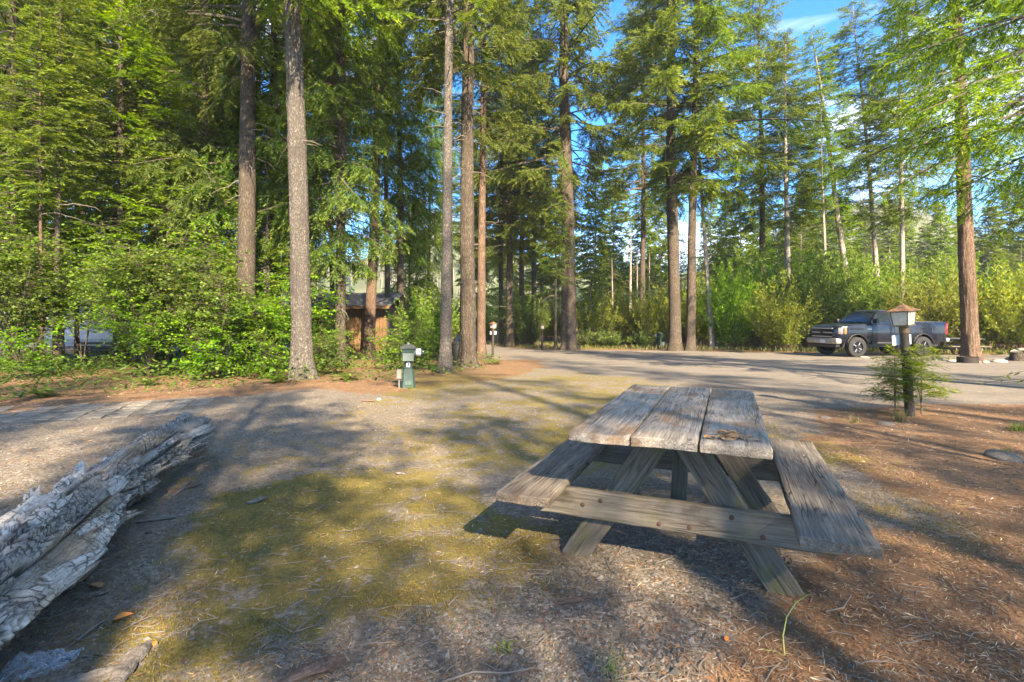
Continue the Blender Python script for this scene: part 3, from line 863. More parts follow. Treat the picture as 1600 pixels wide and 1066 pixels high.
T(1517, 19.8, 'reddish furrowed trunk by the road right of the pickup', 25, .27, 'fir_b', 6.2, .9, 'bark_red', (-2.3, 0), RG, near=True, dead=(18, 3.6, 8))
tree('dark fir whose boughs hang into the upper right corner', Vector((11.2, 9.6, float(ground_z(9.6)))), 22, .24, 'fir_b', 3.9, 1.0, 'bark_dark', (0, 0), RG, rot=1.1, dead=(0, 0, 0))
T(1690, 21, 'tall fir standing beyond the right edge past the stump', 24, .25, 'fir_a', 5.5, 1.0, 'bark_dark', (0, 0), RG)
# dark group left of the road bend
for px, d, H, r0, lab in ((783, 39, 24, .2, 'leftmost dark trunk of the group behind the small lamp post'), (797, 36.5, 26, .28, 'thickest dark trunk of the group behind the small lamp post'), (815, 38, 25, .22, 'dark trunk in the group near the road bend, right of the thickest one'), (834, 41, 24, .22, 'rightmost dark trunk of the group near the road bend')):
    T(px, d, lab, H, r0, 'fir_d', 6.5, 0.72, 'bark_dark', (0, 0), 'dark trunks near the road bend')
# trees deeper in the wood on the left
rr = random.Random(5)
for k, (px, d, lab) in enumerate([(-60, 24, 'tall tree behind the near end of the white trailer at the left edge'), (40, 27, 'tall tree rising right behind the white trailer, near its left window'), (130, 25, 'tall tree behind the trailer, in line with the black bench'), (205, 31, 'shaded tree between the thin pale trunk and the brown lit trunk'), (285, 27, 'shaded tree just right of the brown trunk lit high up'), (345, 34, 'deep wood tree close to the left side of the dark straight trunk'), (405, 29, 'deep wood tree close to the right side of the dark straight trunk'), (470, 27, 'tall tree hidden right behind the thick grey scaly trunk'), (520, 33, 'deep wood tree above the left end of the shed roof'), (-130, 31, 'tall tree beyond the left edge, far behind the trailer'), (455, 40, 'farthest tree glimpsed left of the thick grey scaly trunk'), (100, 38, 'far tree in the dark wood behind the thin pale trunk'), (250, 41, 'far tree in the dark wood behind the brown lit trunk'), (668, 38, 'far tree in the bright gap between the shed and the narrow trunk'), (705, 43, 'far tree between the narrow trunk and the thick brown one'), (-20, 44, 'far tree at the left edge in the darkest part of the wood')]):
    T(px, d, lab, rr.uniform(19, 28), rr.uniform(.14, .24), ('fir_d', 'cedar_b', 'fir_b', 'fir_e')[k % 4], rr.uniform(4, 8), rr.uniform(0.85, 1.1), 'bark_dark', (rr.uniform(-1, 1), 0), BG)
# conifers far behind the right shrubs
for k, (px, d, H, lab) in enumerate([(930, 58, 20, 'far conifer next to the right flank of the massive twin trunk'), (958, 66, 21, 'far conifer behind the bleached snag nearest the twin trunk'), (1003, 60, 19, 'far conifer behind the thin bleached snags'), (1030, 70, 23, 'far conifer close to the left of the two dark trunks'), (1135, 62, 17, 'far conifer between the slim leaning trunk and the teal roof'), (1158, 56, 15.5, 'far conifer straight above the teal roof'), (1187, 78, 25, 'tall far conifer just right of the teal roof'), (1212, 60, 15, 'small far conifer left of the grey trunk by the willow'), (1255, 52, 16, 'far conifer above the bright yellow willow'), (1282, 70, 18, 'far conifer next to the white dead stem'), (1318, 58, 15.5, 'far conifer behind the base of the hard leaning trunk'), (1352, 66, 17, 'far conifer between the two leaning pale trunks'), (1390, 55, 14, 'far conifer left of the straight pale trunk'), (1445, 60, 12.5, 'low far conifer right of the copper lantern'), (1470, 52, 13.5, 'far conifer above the pickup tail'), (1500, 70, 16, 'far conifer at the left side of the reddish trunk'), (1545, 56, 14, 'far conifer at the right side of the reddish trunk'), (1580, 62, 18, 'far conifer above the cut stump'), (1620, 50, 17, 'far conifer at the right edge behind the green bush'), (1690, 58, 20, 'far conifer beyond the right edge'), (845, 62, 20, 'far conifer behind the most distant lantern post'), (880, 70, 24, 'far conifer hidden behind the massive twin trunk'), (790, 66, 22, 'far conifer behind the thickest dark trunk of the bend group'), (740, 60, 22, 'far conifer behind the thick brown trunk and the tan one'), (1110, 80, 23, 'tall far conifer behind the slim leaning trunk'), (1240, 85, 22, 'most distant conifer beside the grey trunk by the willow'), (1415, 80, 20, 'most distant conifer right behind the straight pale trunk')]):
    T(px, d, lab, H, .16, ('far', 'far_b')[k % 2], H * 0.05 + .4, rr.uniform(0.95, 1.35), 'bark_pale', (0, 0), 'conifers behind the roadside shrubs', dead=(0, 0, 0))
for px, d, H, rs, lab in ((1140, 42, 9.5, 1.1, 'bright young fir left of the teal roof'), (1128, 47, 11, 1.2, 'bright young fir right behind the slim leaning trunk'), (1190, 48, 11.5, 1.25, 'bright young fir just right of the teal roof'), (1217, 43, 10, 1.1, 'bright young fir left of the grey trunk near the pickup'), (1252, 45, 10.5, 1.2, 'bright young fir between the grey trunk and the white stem'), (1275, 41, 9, 1.1, 'bright young fir behind the white thin stem'), (1318, 44, 9.5, 1.2, 'bright young fir behind the hard leaning trunk'), (1362, 46, 10, 1.2, 'bright young fir behind the pickup cab'), (1432, 42, 7, 1.1, 'bright young fir right of the straight pale trunk'), (1478, 44, 7.5, 1.1, 'bright young fir left of the reddish trunk'), (1560, 38, 6.5, 1.0, 'bright young fir above the far picnic table'), (1595, 42, 8, 1.1, 'bright young fir at the right edge'), (955, 50, 9, 1.1, 'bright young fir behind the bleached snags'), (922, 44, 8.5, 1.0, 'bright young fir right of the massive twin trunk'), (1032, 48, 9, 1.1, 'bright young fir left of the two dark trunks'), (1064, 50, 10, 1.1, 'bright young fir seen between the two dark trunks')):
    T(px, d, lab, H, .09, 'young', .8, rs * 1.15, 'bark_pale', (0, 0), 'young firs beyond the road', dead=(0, 0, 0))
for px, d, H, rs, lab in ((15, 17, 8.5, 1.15, 'leafy young fir crowding the far left edge behind the maples'), (120, 18.5, 10.5, 1.2, 'young fir rising behind the black bench'), (180, 20.5, 12, 1.3, 'young fir glowing between the far left trunks'), (262, 17.5, 9.5, 1.15, 'young fir behind the tall layered maple bush'), (318, 21, 13, 1.3, 'young fir in the shade left of the dark straight trunk'), (418, 17.2, 8.5, 1.0, 'young fir between the dark straight trunk and the thick grey trunk'), (462, 20.5, 9, 0.9, 'young fir squeezed in right of the thick grey trunk'), (640, 32, 12, 1.2, 'young fir in the gap right of the shed')):
    T(px, d, lab, H, .08, 'young', 2.6 if px < 200 else .9, rs * 1.1, 'bark_dark', (0, 0), 'young firs in the left thicket', dead=(0, 0, 0))
# bare pale snags behind the twin trunk
for px, d, H, lab in ((985, 44, 9.5, 'tallest bleached snag between the twin trunk and the dark pair'), (957, 47, 7.5, 'bleached snag nearest the massive twin trunk'), (996, 49, 9, 'thin bleached snag just right of the tallest snag'), (1008, 50, 8.4, 'bleached snag second from the dark trunk pair'), (1015, 47, 8, 'bleached snag closest to the dark trunk pair')):
    root = thing('dead_tree', lab, 'dead tree', D(px, d), 0, 'bleached snags')
    link('trunk', trunk_mesh('trunk', H, .17 if px == 985 else .11, M['bark_pale'], int(px), 10, 24, dead=(26, 1.5, H * 0.9)), root)

# ---- broadleaf shrubs
def layered_shrub(name, seed, H, Rr, n_spray, leaf=0.085, mat='maple', stems=7, ratio=1.0, step=0.045, smin=0.15):
    r = np.random.default_rng(seed)
    SB, SD, SS, SL, SW, SV = [], [], [], [], [], []
    paths, prad = [], []
    ends = []
    for k in range(stems):
        a = k * 2.4 + r.normal(0, .4); h = H * r.uniform(0.6, 1.0); w = Rr * r.uniform(0.25, 0.75)
        s = np.linspace(0, 1, 7)
        p = np.stack([np.cos(a) * w * s ** 1.5, np.sin(a) * w * s ** 1.5, h * s ** 0.9], -1)
        paths.append(p); prad.append(0.010 * Rr * (1 - 0.75 * s)); ends.append(p)
    for k in range(n_spray):
        u = r.random()
        p = ends[r.integers(stems)]
        s = r.uniform(smin, 1.0)
        c = np.array([np.interp(s, np.linspace(0, 1, 7), p[:, q]) for q in range(3)])
        a = r.uniform(0, 6.28); L = r.uniform(0.35, 0.95) * Rr * 0.62 * (1.15 - 0.5 * s)
        sl = r.normal(0.12, 0.2)
        d = np.array([math.cos(a), math.sin(a), sl])
        q = np.linspace(0, 1, 5)
        tw = c + d * (L * q)[:, None] + np.array([0, 0, -1.0]) * (0.18 * L * q * q)[:, None]
        paths.append(np.stack([np.interp(np.linspace(0, 1, 7), q, tw[:, j]) for j in range(3)], -1)); prad.append(np.linspace(0.0035, 0.001, 7) * Rr)
        m = int(L / step) + 5
        qq = r.uniform(0.2, 1.05, m)
        b = c + d * (L * qq)[:, None] + np.array([0, 0, -1.0]) * (0.18 * L * qq * qq)[:, None]
        la = a + r.uniform(-1.3, 1.3, m)
        off = r.uniform(0, 0.07 * Rr, m) * (1.1 - 0.3 * qq)
        ld = np.stack([np.cos(la), np.sin(la), r.normal(-0.12, 0.25, m)], -1)
        b = b + ld * off[:, None]; b[:, 2] += r.normal(0, 0.01 * Rr, m)
        SB.append(b); SD.append(norm_(ld))
        nrm = norm_(np.array([0, 0, 1.0]) + r.normal(0, 0.55, (m, 3)))
        SS.append(norm_(np.cross(norm_(ld), nrm)))
        l = leaf * r.uniform(0.6, 1.3, m)
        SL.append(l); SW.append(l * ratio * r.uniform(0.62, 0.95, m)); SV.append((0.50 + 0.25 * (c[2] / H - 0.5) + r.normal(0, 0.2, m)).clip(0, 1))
    SB, SD, SS = map(np.concatenate, (SB, SD, SS)); SL, SW, SV = map(np.concatenate, (SL, SW, SV))
    V1 = quads_from(SB, SD, SS, SL, SW, 0.5); n1 = len(SB)
    V2, F2 = ribbon_tubes(np.array(paths), np.array(prad), 3)
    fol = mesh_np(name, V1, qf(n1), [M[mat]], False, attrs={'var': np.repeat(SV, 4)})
    st = mesh_np('stem', V2, F2, [M['twig']], True)
    return fol, st

def upright_shrub(name, seed, H, Rr, shoots, per, leaf=(0.10, 0.028), mat='willow'):
    r = np.random.default_rng(seed)
    SB, SD, SS, SL, SW, SV = [], [], [], [], [], []
    paths, prad = [], []
    for k in range(shoots):
        a = r.uniform(0, 6.28); w = Rr * math.sqrt(r.random()); h = H * r.uniform(0.55, 1.0) * (1 - 0.35 * (w / Rr) ** 2)
        s = np.linspace(0, 1, 7)
        b0 = 0.25 * w
        p = np.stack([np.cos(a) * (b0 + (w - b0) * s ** 1.3), np.sin(a) * (b0 + (w - b0) * s ** 1.3), h * s], -1)
        p[:, :2] += np.cumsum(r.normal(0, 0.02 * H / 3, (7, 2)), 0)
        paths.append(p); prad.append(0.010 * (1 - 0.8 * s))
        q = r.uniform(0.12, 1.03, per)
        b = np.stack([np.interp(q, s, p[:, j]) for j in range(3)], -1)
        ax = norm_(p[-1] - p[2])
        la = r.uniform(0, 6.28, per)
        ld = norm_(ax * 0.75 + np.stack([np.cos(la), np.sin(la), r.normal(-0.05, 0.35, per)], -1) * 0.85)
        b = b + ld * r.uniform(0.0, 0.22, per)[:, None] * (1.1 - q)[:, None]
        SB.append(b); SD.append(ld)
        SS.append(norm_(np.cross(ld, r.normal(0, 1, (per, 3)))))
        l = leaf[0] * r.uniform(0.6, 1.3, per)
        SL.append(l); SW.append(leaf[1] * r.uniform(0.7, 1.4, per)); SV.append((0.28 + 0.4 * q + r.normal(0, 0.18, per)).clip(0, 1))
    SB, SD, SS = map(np.concatenate, (SB, SD, SS)); SL, SW, SV = map(np.concatenate, (SL, SW, SV))
    V1 = quads_from(SB, SD, SS, SL, SW, 0.4); n1 = len(SB)
    V2, F2 = ribbon_tubes(np.array(paths), np.array(prad), 3)
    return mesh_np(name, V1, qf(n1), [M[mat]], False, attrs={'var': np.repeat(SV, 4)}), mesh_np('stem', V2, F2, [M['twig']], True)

SH = {}
SH['maple_a'] = layered_shrub('foliage', 11, 4.2, 2.3, 480, smin=.42)
SH['maple_d'] = layered_shrub('foliage', 18, 4.6, 2.4, 400, smin=.42, stems=5)
SH['maple_b'] = layered_shrub('foliage', 12, 3.2, 2.0, 360, smin=.45)
SH['maple_c'] = layered_shrub('foliage', 13, 1.7, 1.4, 190, 0.075, stems=9)
SH['willow_a'] = upright_shrub('foliage', 14, 3.4, 2.2, 120, 70, (0.15, 0.045))
SH['willow_b'] = upright_shrub('foliage', 15, 4.6, 2.4, 150, 74, (0.15, 0.065), 'maple')
SH['willow_c'] = upright_shrub('foliage', 16, 2.2, 1.6, 150, 50, (0.11, 0.024))
SH['low_a'] = upright_shrub('foliage', 17, 0.75, 0.7, 90, 34, (0.075, 0.038), 'green_low')

def shrub(name, label, cat, loc, kind, s=1.0, sz=None, rot=0.0, group=None):
    f, st = SH[kind]
    root = thing(name, label, cat, loc, rot, group)
    link('foliage', f, root, scale=(s, s, sz or s))
    link('stem', st, root, scale=(s, s, sz or s))
    return root

VG = 'maple bushes of the left thicket'
for k, (px, d, kind, s, lab) in enumerate([
    (20, 13.4, 'maple_d', 0.85, 'bushy maple at the left edge, in front of the white trailer'),
    (130, 14.8, 'maple_d', 0.85, 'leafy maple bush spreading above the black bench'),
    (215, 13.6, 'maple_d', 0.85, 'bright maple bush just right of the black bench'),
    (292, 13.9, 'maple_a', 0.95, 'tall layered maple bush left of the dark straight trunk'),
    (345, 13.2, 'maple_b', 0.85, 'layered maple bush at the foot of the dark straight trunk'),
    (425, 14.3, 'maple_b', 0.95, 'maple bush between the dark trunk and the thick grey trunk'),
    (497, 15.4, 'maple_b', 0.6, 'maple bush close behind the thick grey trunk, left of the shed'),
    (35, 12.9, 'maple_c', 0.9, 'low maple sprout under the boughs at far left'),
    (232, 13.0, 'maple_b', 0.72, 'short maple bush right of the gap with the bench'),
    (10, 16.0, 'maple_b', 0.85, 'maple bush screening the left part of the trailer'),
    (60, 17.4, 'maple_d', 1.2, 'tall sunny maple against the upper part of the trailer'),
    (235, 17.5, 'maple_a', 1.3, 'tall maple glowing in the sun behind the bright bush'),
    (370, 17.6, 'maple_a', 1.25, 'tall shaded maple behind the dark straight trunk'),
    (-90, 13.5, 'maple_d', 1.1, 'maple bush half cut off by the left edge'),
    (330, 12.7, 'maple_c', 0.9, 'low maple sprout in front of the layered bushes'),
    (412, 12.9, 'maple_c', 0.75, 'low maple sprout left of the thick grey trunk'),
    (498, 21.0, 'maple_a', 0.62, 'maple bush hanging over the left half of the shed'),
    (515, 14.0, 'maple_c', 0.75, 'low maple sprout right of the thick grey trunk'),
    (640, 15.8, 'maple_c', 1.0, 'sunny bush right behind the green hookup pedestal'),
    (612, 19.5, 'maple_c', 0.8, 'bush growing right of the leaning cedar'),
    (668, 21, 'willow_b', 0.7, 'light green bush between the pedestal and the narrow trunk'),
    (655, 30, 'willow_b', 0.9, 'sunlit tall bush in the gap right of the shed'),
]):
    shrub('maple_bush', lab, 'bush', D(px, d), kind, s, None, k * 1.3, VG)
WG = 'sunny shrubs lining the far side of the road'
for k, (px, d, kind, s, lab) in enumerate([
    (930, 38, 'willow_a', 0.95, 'yellow green shrub right behind the massive twin trunk'),
    (975, 40, 'willow_a', 0.9, 'yellow shrub below the bleached snags'),
    (1018, 38, 'willow_a', 1.1, 'yellow green shrub left of the two dark trunks'),
    (925, 35, 'low_a', 1.9, 'low dark green bush at the foot of the twin trunk'),
    (955, 35, 'low_a', 1.7, 'low bush between the twin trunk and the far pedestal'),
    (1000, 36, 'low_a', 1.6, 'low yellowish bush next to the far pedestal'),
    (1100, 38, 'willow_a', 1.15, 'fresh green shrub behind the slim leaning trunk'),
    (1140, 32.5, 'willow_b', 0.85, 'rounded green shrub in front of the teal roof'),
    (1175, 36, 'willow_b', 1.15, 'tall dark green shrub beneath the teal roof'),
    (1222, 30.2, 'willow_a', 0.98, 'bright yellow willow standing left of the pickup nose'),
    (1268, 33, 'willow_b', 1.0, 'dense green shrub directly behind the pickup hood'),
    (1310, 33, 'willow_b', 1.05, 'dense green shrub directly behind the pickup windshield'),
    (1355, 33, 'willow_b', 1.0, 'dense green shrub directly behind the pickup cab'),
    (1420, 31, 'willow_a', 0.95, 'yellow green willow behind the pickup bed'),
    (1462, 30, 'willow_a', 1.1, 'tall yellow willow behind the pickup tail'),
    (1500, 32, 'willow_b', 1.0, 'green bush behind the reddish trunk'),
    (1548, 29, 'willow_a', 1.1, 'yellow willow just right of the reddish trunk'),
    (1600, 28, 'willow_a', 1.0, 'yellow willow behind the cut stump'),
    (1670, 28, 'willow_b', 1.0, 'green bush at the right edge beyond the stump'),
    (1250, 40, 'willow_b', 1.2, 'tall green bush behind the bright yellow willow'),
    (1400, 40, 'willow_b', 1.1, 'green bush seen between the straight pale trunk and the willow'),
    (800, 40, 'willow_b', 0.75, 'dark leafy bush under the dark trunk group'),
    (826, 37.5, 'willow_b', 0.62, 'leafy bush by the far lamp post at the road bend'),
    (860, 46, 'willow_a', 1.0, 'sunny shrub glowing beyond the road bend'),
    (760, 48, 'willow_a', 0.9, 'sunny shrub behind the tan sunlit trunk'),
    (700, 46, 'willow_a', 1.0, 'sunny shrub in the gap behind the trash can'),
    (1060, 44, 'willow_a', 1.2, 'sunny shrub behind the two dark trunks'),
]):
    shrub('willow_shrub', lab, 'bush', D(px, d), kind, s * (1.12 if kind != 'low_a' else 1), s * (1.42 if kind != 'low_a' else 1), k * 1.1, WG)

# ---- undergrowth carpet of the wood's edge
r = np.random.default_rng(21)
n = 60000
x = r.uniform(-17, 1.5, n); y = r.uniform(7.0, 26, n)
sd = sd_poly(x, y, VEG_L)
e = (g2(x, y, 1.1, 61) - 0.5) * 1.1
k = (sd + e > 0.1) & (r.random(n) < np.clip(1.25 - 0.09 * (y - 8), 0.25, 1) * (0.35 + 0.9 * g2(x, y, 0.8, 62)))
x, y, sd = x[k], y[k], sd[k]
n = len(x)
hh = np.clip(0.10 + 0.42 * np.clip(sd, 0, 1.2) / 1.2, 0, .5) * r.uniform(0.15, 1.0, n) * (0.5 + 1.0 * g2(x, y, 1.4, 63))
base = np.stack([x, y, gz(x, y) + hh], 1)
a = r.uniform(0, 6.28, n)
ld = norm_(np.stack([np.cos(a), np.sin(a), r.normal(0.15, 0.35, n)], 1))
ss = norm_(np.cross(ld, np.array([0, 0, 1.0]) + r.normal(0, 0.4, (n, 3))))
l = r.uniform(0.05, 0.13, n)
fern = g2(x, y, 0.9, 64) > 0.55
me = mesh_np('undergrowth', quads_from(base, ld, ss, l * np.where(fern, 1.5, 1.0), l * np.where(fern, 0.3, 0.6)), qf(n), [M['green_low']], False, attrs={'var': np.repeat((0.45 + r.normal(0, 0.22, n)).clip(0, 1), 4)})
tag(link('undergrowth', me), 'low leafy ground cover along the edge of the wood', kind='stuff')
# short roadside grass across the road
n = 50000
x = r.uniform(-3, 45, n); y = r.uniform(22, 44, n)
sd = sd_poly(x, y, VEG_R)
k = (sd > -0.3) & (sd < 7) & (r.random(n) < 0.35 + 0.8 * g2(x, y, 0.5, 65) * np.exp(-np.clip(sd, 0, 9) / 3))
x, y = x[k], y[k]; n = len(x)
base = np.stack([x, y, ground_z(y)], 1)
a = r.uniform(0, 6.28, n)
ld = norm_(np.stack([np.cos(a) * .5, np.sin(a) * .5, np.ones(n)], 1))
ss = np.stack([-np.sin(a), np.cos(a), 0 * a], 1)
me = mesh_np('roadside_grass', quads_from(base, ld, ss, r.uniform(.08, .38, n), r.uniform(.02, .05, n)), qf(n), [M['grass']], False, attrs={'var': np.repeat(r.random(n) * g2(x, y, .4, 66) * 1.5, 4).clip(0, 1)})
tag(link('roadside_grass', me), 'short dry grass along the far road edge', kind='stuff')

# ferns at the edge
def fern_mesh(seed):
    r = np.random.default_rng(seed)
    SB, SD, SS, SL, SW, SV = [], [], [], [], [], []
    for k in range(13):
        a = k * 2.4 + r.normal(0, .2); L = r.uniform(0.4, 0.62)
        q = np.linspace(0.12, 1, 20)
        el = 0.95
        px_ = L * q * math.cos(el) * 1.25; pz = L * (math.sin(el) * q - 0.62 * q ** 2.2)
        c = np.stack([np.cos(a) * px_, np.sin(a) * px_, pz], -1)
        for sg in (1, -1):
            sdv = np.array([-math.sin(a), math.cos(a), -0.15]) * sg
            d = norm_(np.tile(sdv, (20, 1)) + np.array([math.cos(a), math.sin(a), 0]) * 0.35 + r.normal(0, .06, (20, 3)))
            SB.append(c); SD.append(d); SS.append(norm_(np.cross(d, np.array([0, 0, 1.0]))))
            SL.append(0.30 * L * (1.05 - q) ** 0.7 + 0.012); SW.append(np.full(20, 0.03)); SV.append((0.5 + 0.3 * q + r.normal(0, .08, 20)).clip(0, 1))
    return mesh_np('fronds', quads_from(*map(np.concatenate, (SB, SD, SS, SL, SW))), qf(13 * 40), [M['green_low']], False, attrs={'var': np.repeat(np.concatenate(SV), 4)})
FM = fern_mesh(1)
for px, d, s, lab in ((437, 11.9, 1.0, 'fresh green fern at the foot of the thick grey trunk'), (233, 11.35, 0.9, 'light green fern on the thicket edge below the bench'), (70, 9.4, 0.8, 'small upright fern at the thicket edge, far left'), (548, 12.5, 0.9, 'fern on the needle strip left of the green pedestal'), (775, 18.2, 0.9, 'low fern patch at the foot of the small lamp post')):
    p = D(px, d)
    o = link('fern', FM, None, gp(p.x, p.y), (0, 0, px), (s, s, s))
    tag(o, lab, 'fern', 'ferns at the wood edge')

# ---- wood standing behind the viewpoint: it throws the dappled shade over the clearing
def merged(name, items, label, base_only=False):
    Vs, Fs, vs, n = [], [], [], 0
    for (cr, x, y, s, zb, H, rot, frac) in items:
        C = CR[cr]
        v = C['V1'].reshape(-1, 4, 3)
        kk = np.random.default_rng(int(abs(x * 31 + y * 7))).random(len(v)) < frac
        v = v[kk] ; w = C['var'].reshape(-1, 4)[kk]
        grow = 1.5
        cen = v.mean(1, keepdims=True); v = cen + (v - cen) * grow
        sz = (H - zb) / (C['H'] - C['zb'])
        c, sn = math.cos(rot), math.sin(rot)
        X = (v[..., 0] * c - v[..., 1] * sn) * s + x
        Y = (v[..., 0] * sn + v[..., 1] * c) * s + y
        Z = (v[..., 2] - C['zb']) * sz + zb + float(ground_z(y))
        V = np.stack([X, Y, Z], -1).reshape(-1, 3)
        Vs.append(V); Fs.append(qf(len(V) // 4) + n); vs.append(w.ravel()); n += len(V)
        aa = 2 * np.pi * np.arange(9) / 9
        zz = np.array([-.2, 0.6, 3, zb, H])
        rr_ = 0.27 * np.array([1.4, 1.05, 0.95, 0.7, 0.03])
        V = np.stack([x + rr_[:, None] * np.cos(aa), y + rr_[:, None] * np.sin(aa), np.repeat(zz[:, None], 9, 1)], -1).reshape(-1, 3)
        idx = np.arange(45).reshape(5, 9)
        F = np.stack([idx[:-1], np.roll(idx[:-1], -1, 1), np.roll(idx[1:], -1, 1), idx[1:]], -1).reshape(-1, 4)
        Vs.append(V); Fs.append(F + n); vs.append(np.full(45, -1.0)); n += 45
    V = np.concatenate(Vs); F = np.concatenate(Fs); var = np.concatenate(vs)
    mi = (var[F[:, 0]] < 0).astype(int)
    me = mesh_np(name, V, F, [M['needle'], M['bark_dark']], False, mi, {'var': var.clip(0, 1)})
    return tag(link(name, me), label, kind='stuff')

SHADE = [
    ('fir_e', 2.0, -8.0, 0.78, 4.4, 13.6), ('fir_e', 5.6, -9.5, 0.66, 4.5, 12.2), ('fir_e', 9.6, -8.0, 0.70, 4.5, 12.0), ('fir_e', -1.8, -9.0, 0.85, 5.0, 16), ('fir_e', 3.8, -13.5, 0.8, 6, 17.5), ('fir_e', 0.4, -14.5, 0.8, 6, 18),
    ('fir_e', 10.5, -18.0, 0.85, 9, 28), ('fir_e', 15.0, -15.5, 0.9, 8, 27), ('fir_e', 19.5, -8.5, 0.75, 7, 21),
]
merged('woods', [(c, x, y, s, zb, H, i * 1.9, 0.21) for i, (c, x, y, s, zb, H) in enumerate(SHADE)], 'tall conifers of the wood behind the viewpoint')

# ---- hazy hillside far beyond
hx = np.linspace(-330, 330, 90); hy = np.linspace(0, 1, 22)
HX, HT = np.meshgrid(hx, hy)
ridge = 21 + 24 * np.exp(-((HX + 30) / 34) ** 2) + 34 * np.exp(-((HX - 165) / 48) ** 2) + 26 * np.exp(-((HX + 230) / 90) ** 2)
HY = 165 + HT * 95 + 0 * HX
HZ = -1.2 + ridge * np.sin(np.clip(HT * 1.25, 0, 1) * math.pi / 2) ** 1.3 + 4 * (g2(HX.ravel(), HY.ravel(), 0.03, 3).reshape(HX.shape) - .5)
idx = np.arange(HX.size).reshape(HX.shape)
F = np.stack([idx[:-1, :-1], idx[:-1, 1:], idx[1:, 1:], idx[1:, :-1]], -1).reshape(-1, 4)
M['hill'] = simple('hill_ground', (0.075, 0.085, 0.04), 0.95, var=0.4, scale=0.06)
tag(link('hillside', mesh_np('hillside', np.stack([HX, HY, HZ], -1).reshape(-1, 3), F, [M['hill']], True)), 'pale hazy hillside beyond the trees', kind='structure')
r = np.random.default_rng(33)
n = 1700
tx = r.uniform(-320, 320, n); tt = r.uniform(0.02, 0.85, n)
ti = np.clip(np.searchsorted(hx, tx), 1, 89); tj = np.clip((tt * 21).astype(int), 0, 20)
burn = np.exp(-((tx + 30) / 26) ** 2) + np.exp(-((tx - 165) / 22) ** 2)
ok = r.random(n) > burn * 0.85
tx, tt, ti, tj = tx[ok], tt[ok], ti[ok], tj[ok]
ty = 165 + tt * 95; tz = HZ[tj, ti] - 0.5
n = len(tx)
h = r.uniform(7, 16, n); lay = 9
SBs, SDs, SSs, SLs, SWs, SVs = [], [], [], [], [], []
for L_ in range(lay):
    for q in range(7):
        f = (L_ + r.random(n)) / lay
        a = r.uniform(0, 6.28, n); rad = h * 0.19 * (1 - f) + 0.2
        SBs.append(np.stack([tx, ty, tz + h * (0.08 + 0.92 * f)], 1))
        d = norm_(np.stack([np.cos(a), np.sin(a), np.full(n, -0.35)], 1))
        SDs.append(d); SSs.append(norm_(np.cross(d, np.array([0, 0, 1.0]) + r.normal(0, .3, (n, 3)))))
        SLs.append(rad * r.uniform(.7, 1.2, n)); SWs.append(rad * 0.55); SVs.append(r.uniform(.1, .7, n))
B = list(map(np.concatenate, (SBs, SDs, SSs, SLs, SWs)))
me = mesh_np('far_forest', quads_from(*B), qf(len(B[0])), [M['needle_blue']], False, attrs={'var': np.repeat(np.concatenate(SVs), 4)})
tag(link('far_forest', me), 'distant conifer forest covering the hillside', kind='stuff')
# bleached snags on the burnt slopes
n = 500
tx = np.concatenate([r.normal(-30, 22, n // 2), r.normal(165, 22, n // 2)]); tt = r.uniform(0.02, 0.9, n)
ti = np.clip(np.searchsorted(hx, tx), 1, 89); tj = np.clip((tt * 21).astype(int), 0, 20)
h = r.uniform(6, 14, n)
s = np.linspace(0, 1, 3)
P_ = np.stack([np.repeat(tx[:, None], 3, 1) + s * r.normal(0, .4, (n, 1)), np.repeat((165 + tt * 95)[:, None], 3, 1), (HZ[tj, ti] - .5)[:, None] + h[:, None] * s], -1)
V2, F2 = ribbon_tubes(P_, 0.22 * (1 - 0.8 * s)[None] * np.ones((n, 1)), 4)
tag(link('far_snags', mesh_np('far_snags', V2, F2, [M['bark_pale']], True)), 'bleached dead trunks on the far slope', kind='stuff')
# ------------------------------------------------------------------ the weathered log
def wood_vmat(name):
    t = NT(name)
    c = t.attr('col', out=0)
    uv = t.n('CombineXYZ', {0: t.attr('lu'), 1: t.attr('lv'), 2: 0.0})
    fib = t.noise(t.map(uv, (16, 95, 1)), 1.0, 7, 0.7, 0.8)
    fine = t.noise(t.map(uv, (70, 260, 1)), 1.0, 4, 0.6)
    wuv = t.n('VectorMath', {0: uv, 1: t.n('VectorMath', {0: t.n('TexNoise', {'Vector': t.map(uv, (9, 22, 1)), 'Scale': 1.0, 'Detail': 4}, out=1), 'Scale': 0.07}, operation='SCALE')}, operation='ADD')
    zone = t.rng(t.noise(t.map(uv, (2.2, 3.5, 1)), 1.0, 3), 0.42, 0.55)
    chk = t.math('SUBTRACT', 1.0, t.math('MULTIPLY', zone, t.math('SUBTRACT', 1.0, t.rng(t.vor(t.map(wuv, (24, 15, 1)), 1.0, 'DISTANCE_TO_EDGE'), 0.01, 0.10))))
    f = t.math('ADD', t.math('MULTIPLY', fib, 0.6), t.math('MULTIPLY', fine, 0.4))
    c2 = t.mix(t.rng(f, 0.33, 0.6), t.mix(1.0, c, (0.42, 0.38, 0.34), 'MULTIPLY'), c)
    c2 = t.mix(t.math('MULTIPLY', t.math('SUBTRACT', 1.0, chk), 0.8), c2, (0.05, 0.042, 0.036))
    h = t.math('ADD', f, t.math('MULTIPLY', chk, 0.7))
    return t.done(t.bsdf(color=c2, rough=0.9, spec=0.2, normal=t.bump(h, 0.9, 0.010)))
M['log'] = wood_vmat('grey_rotten_wood')

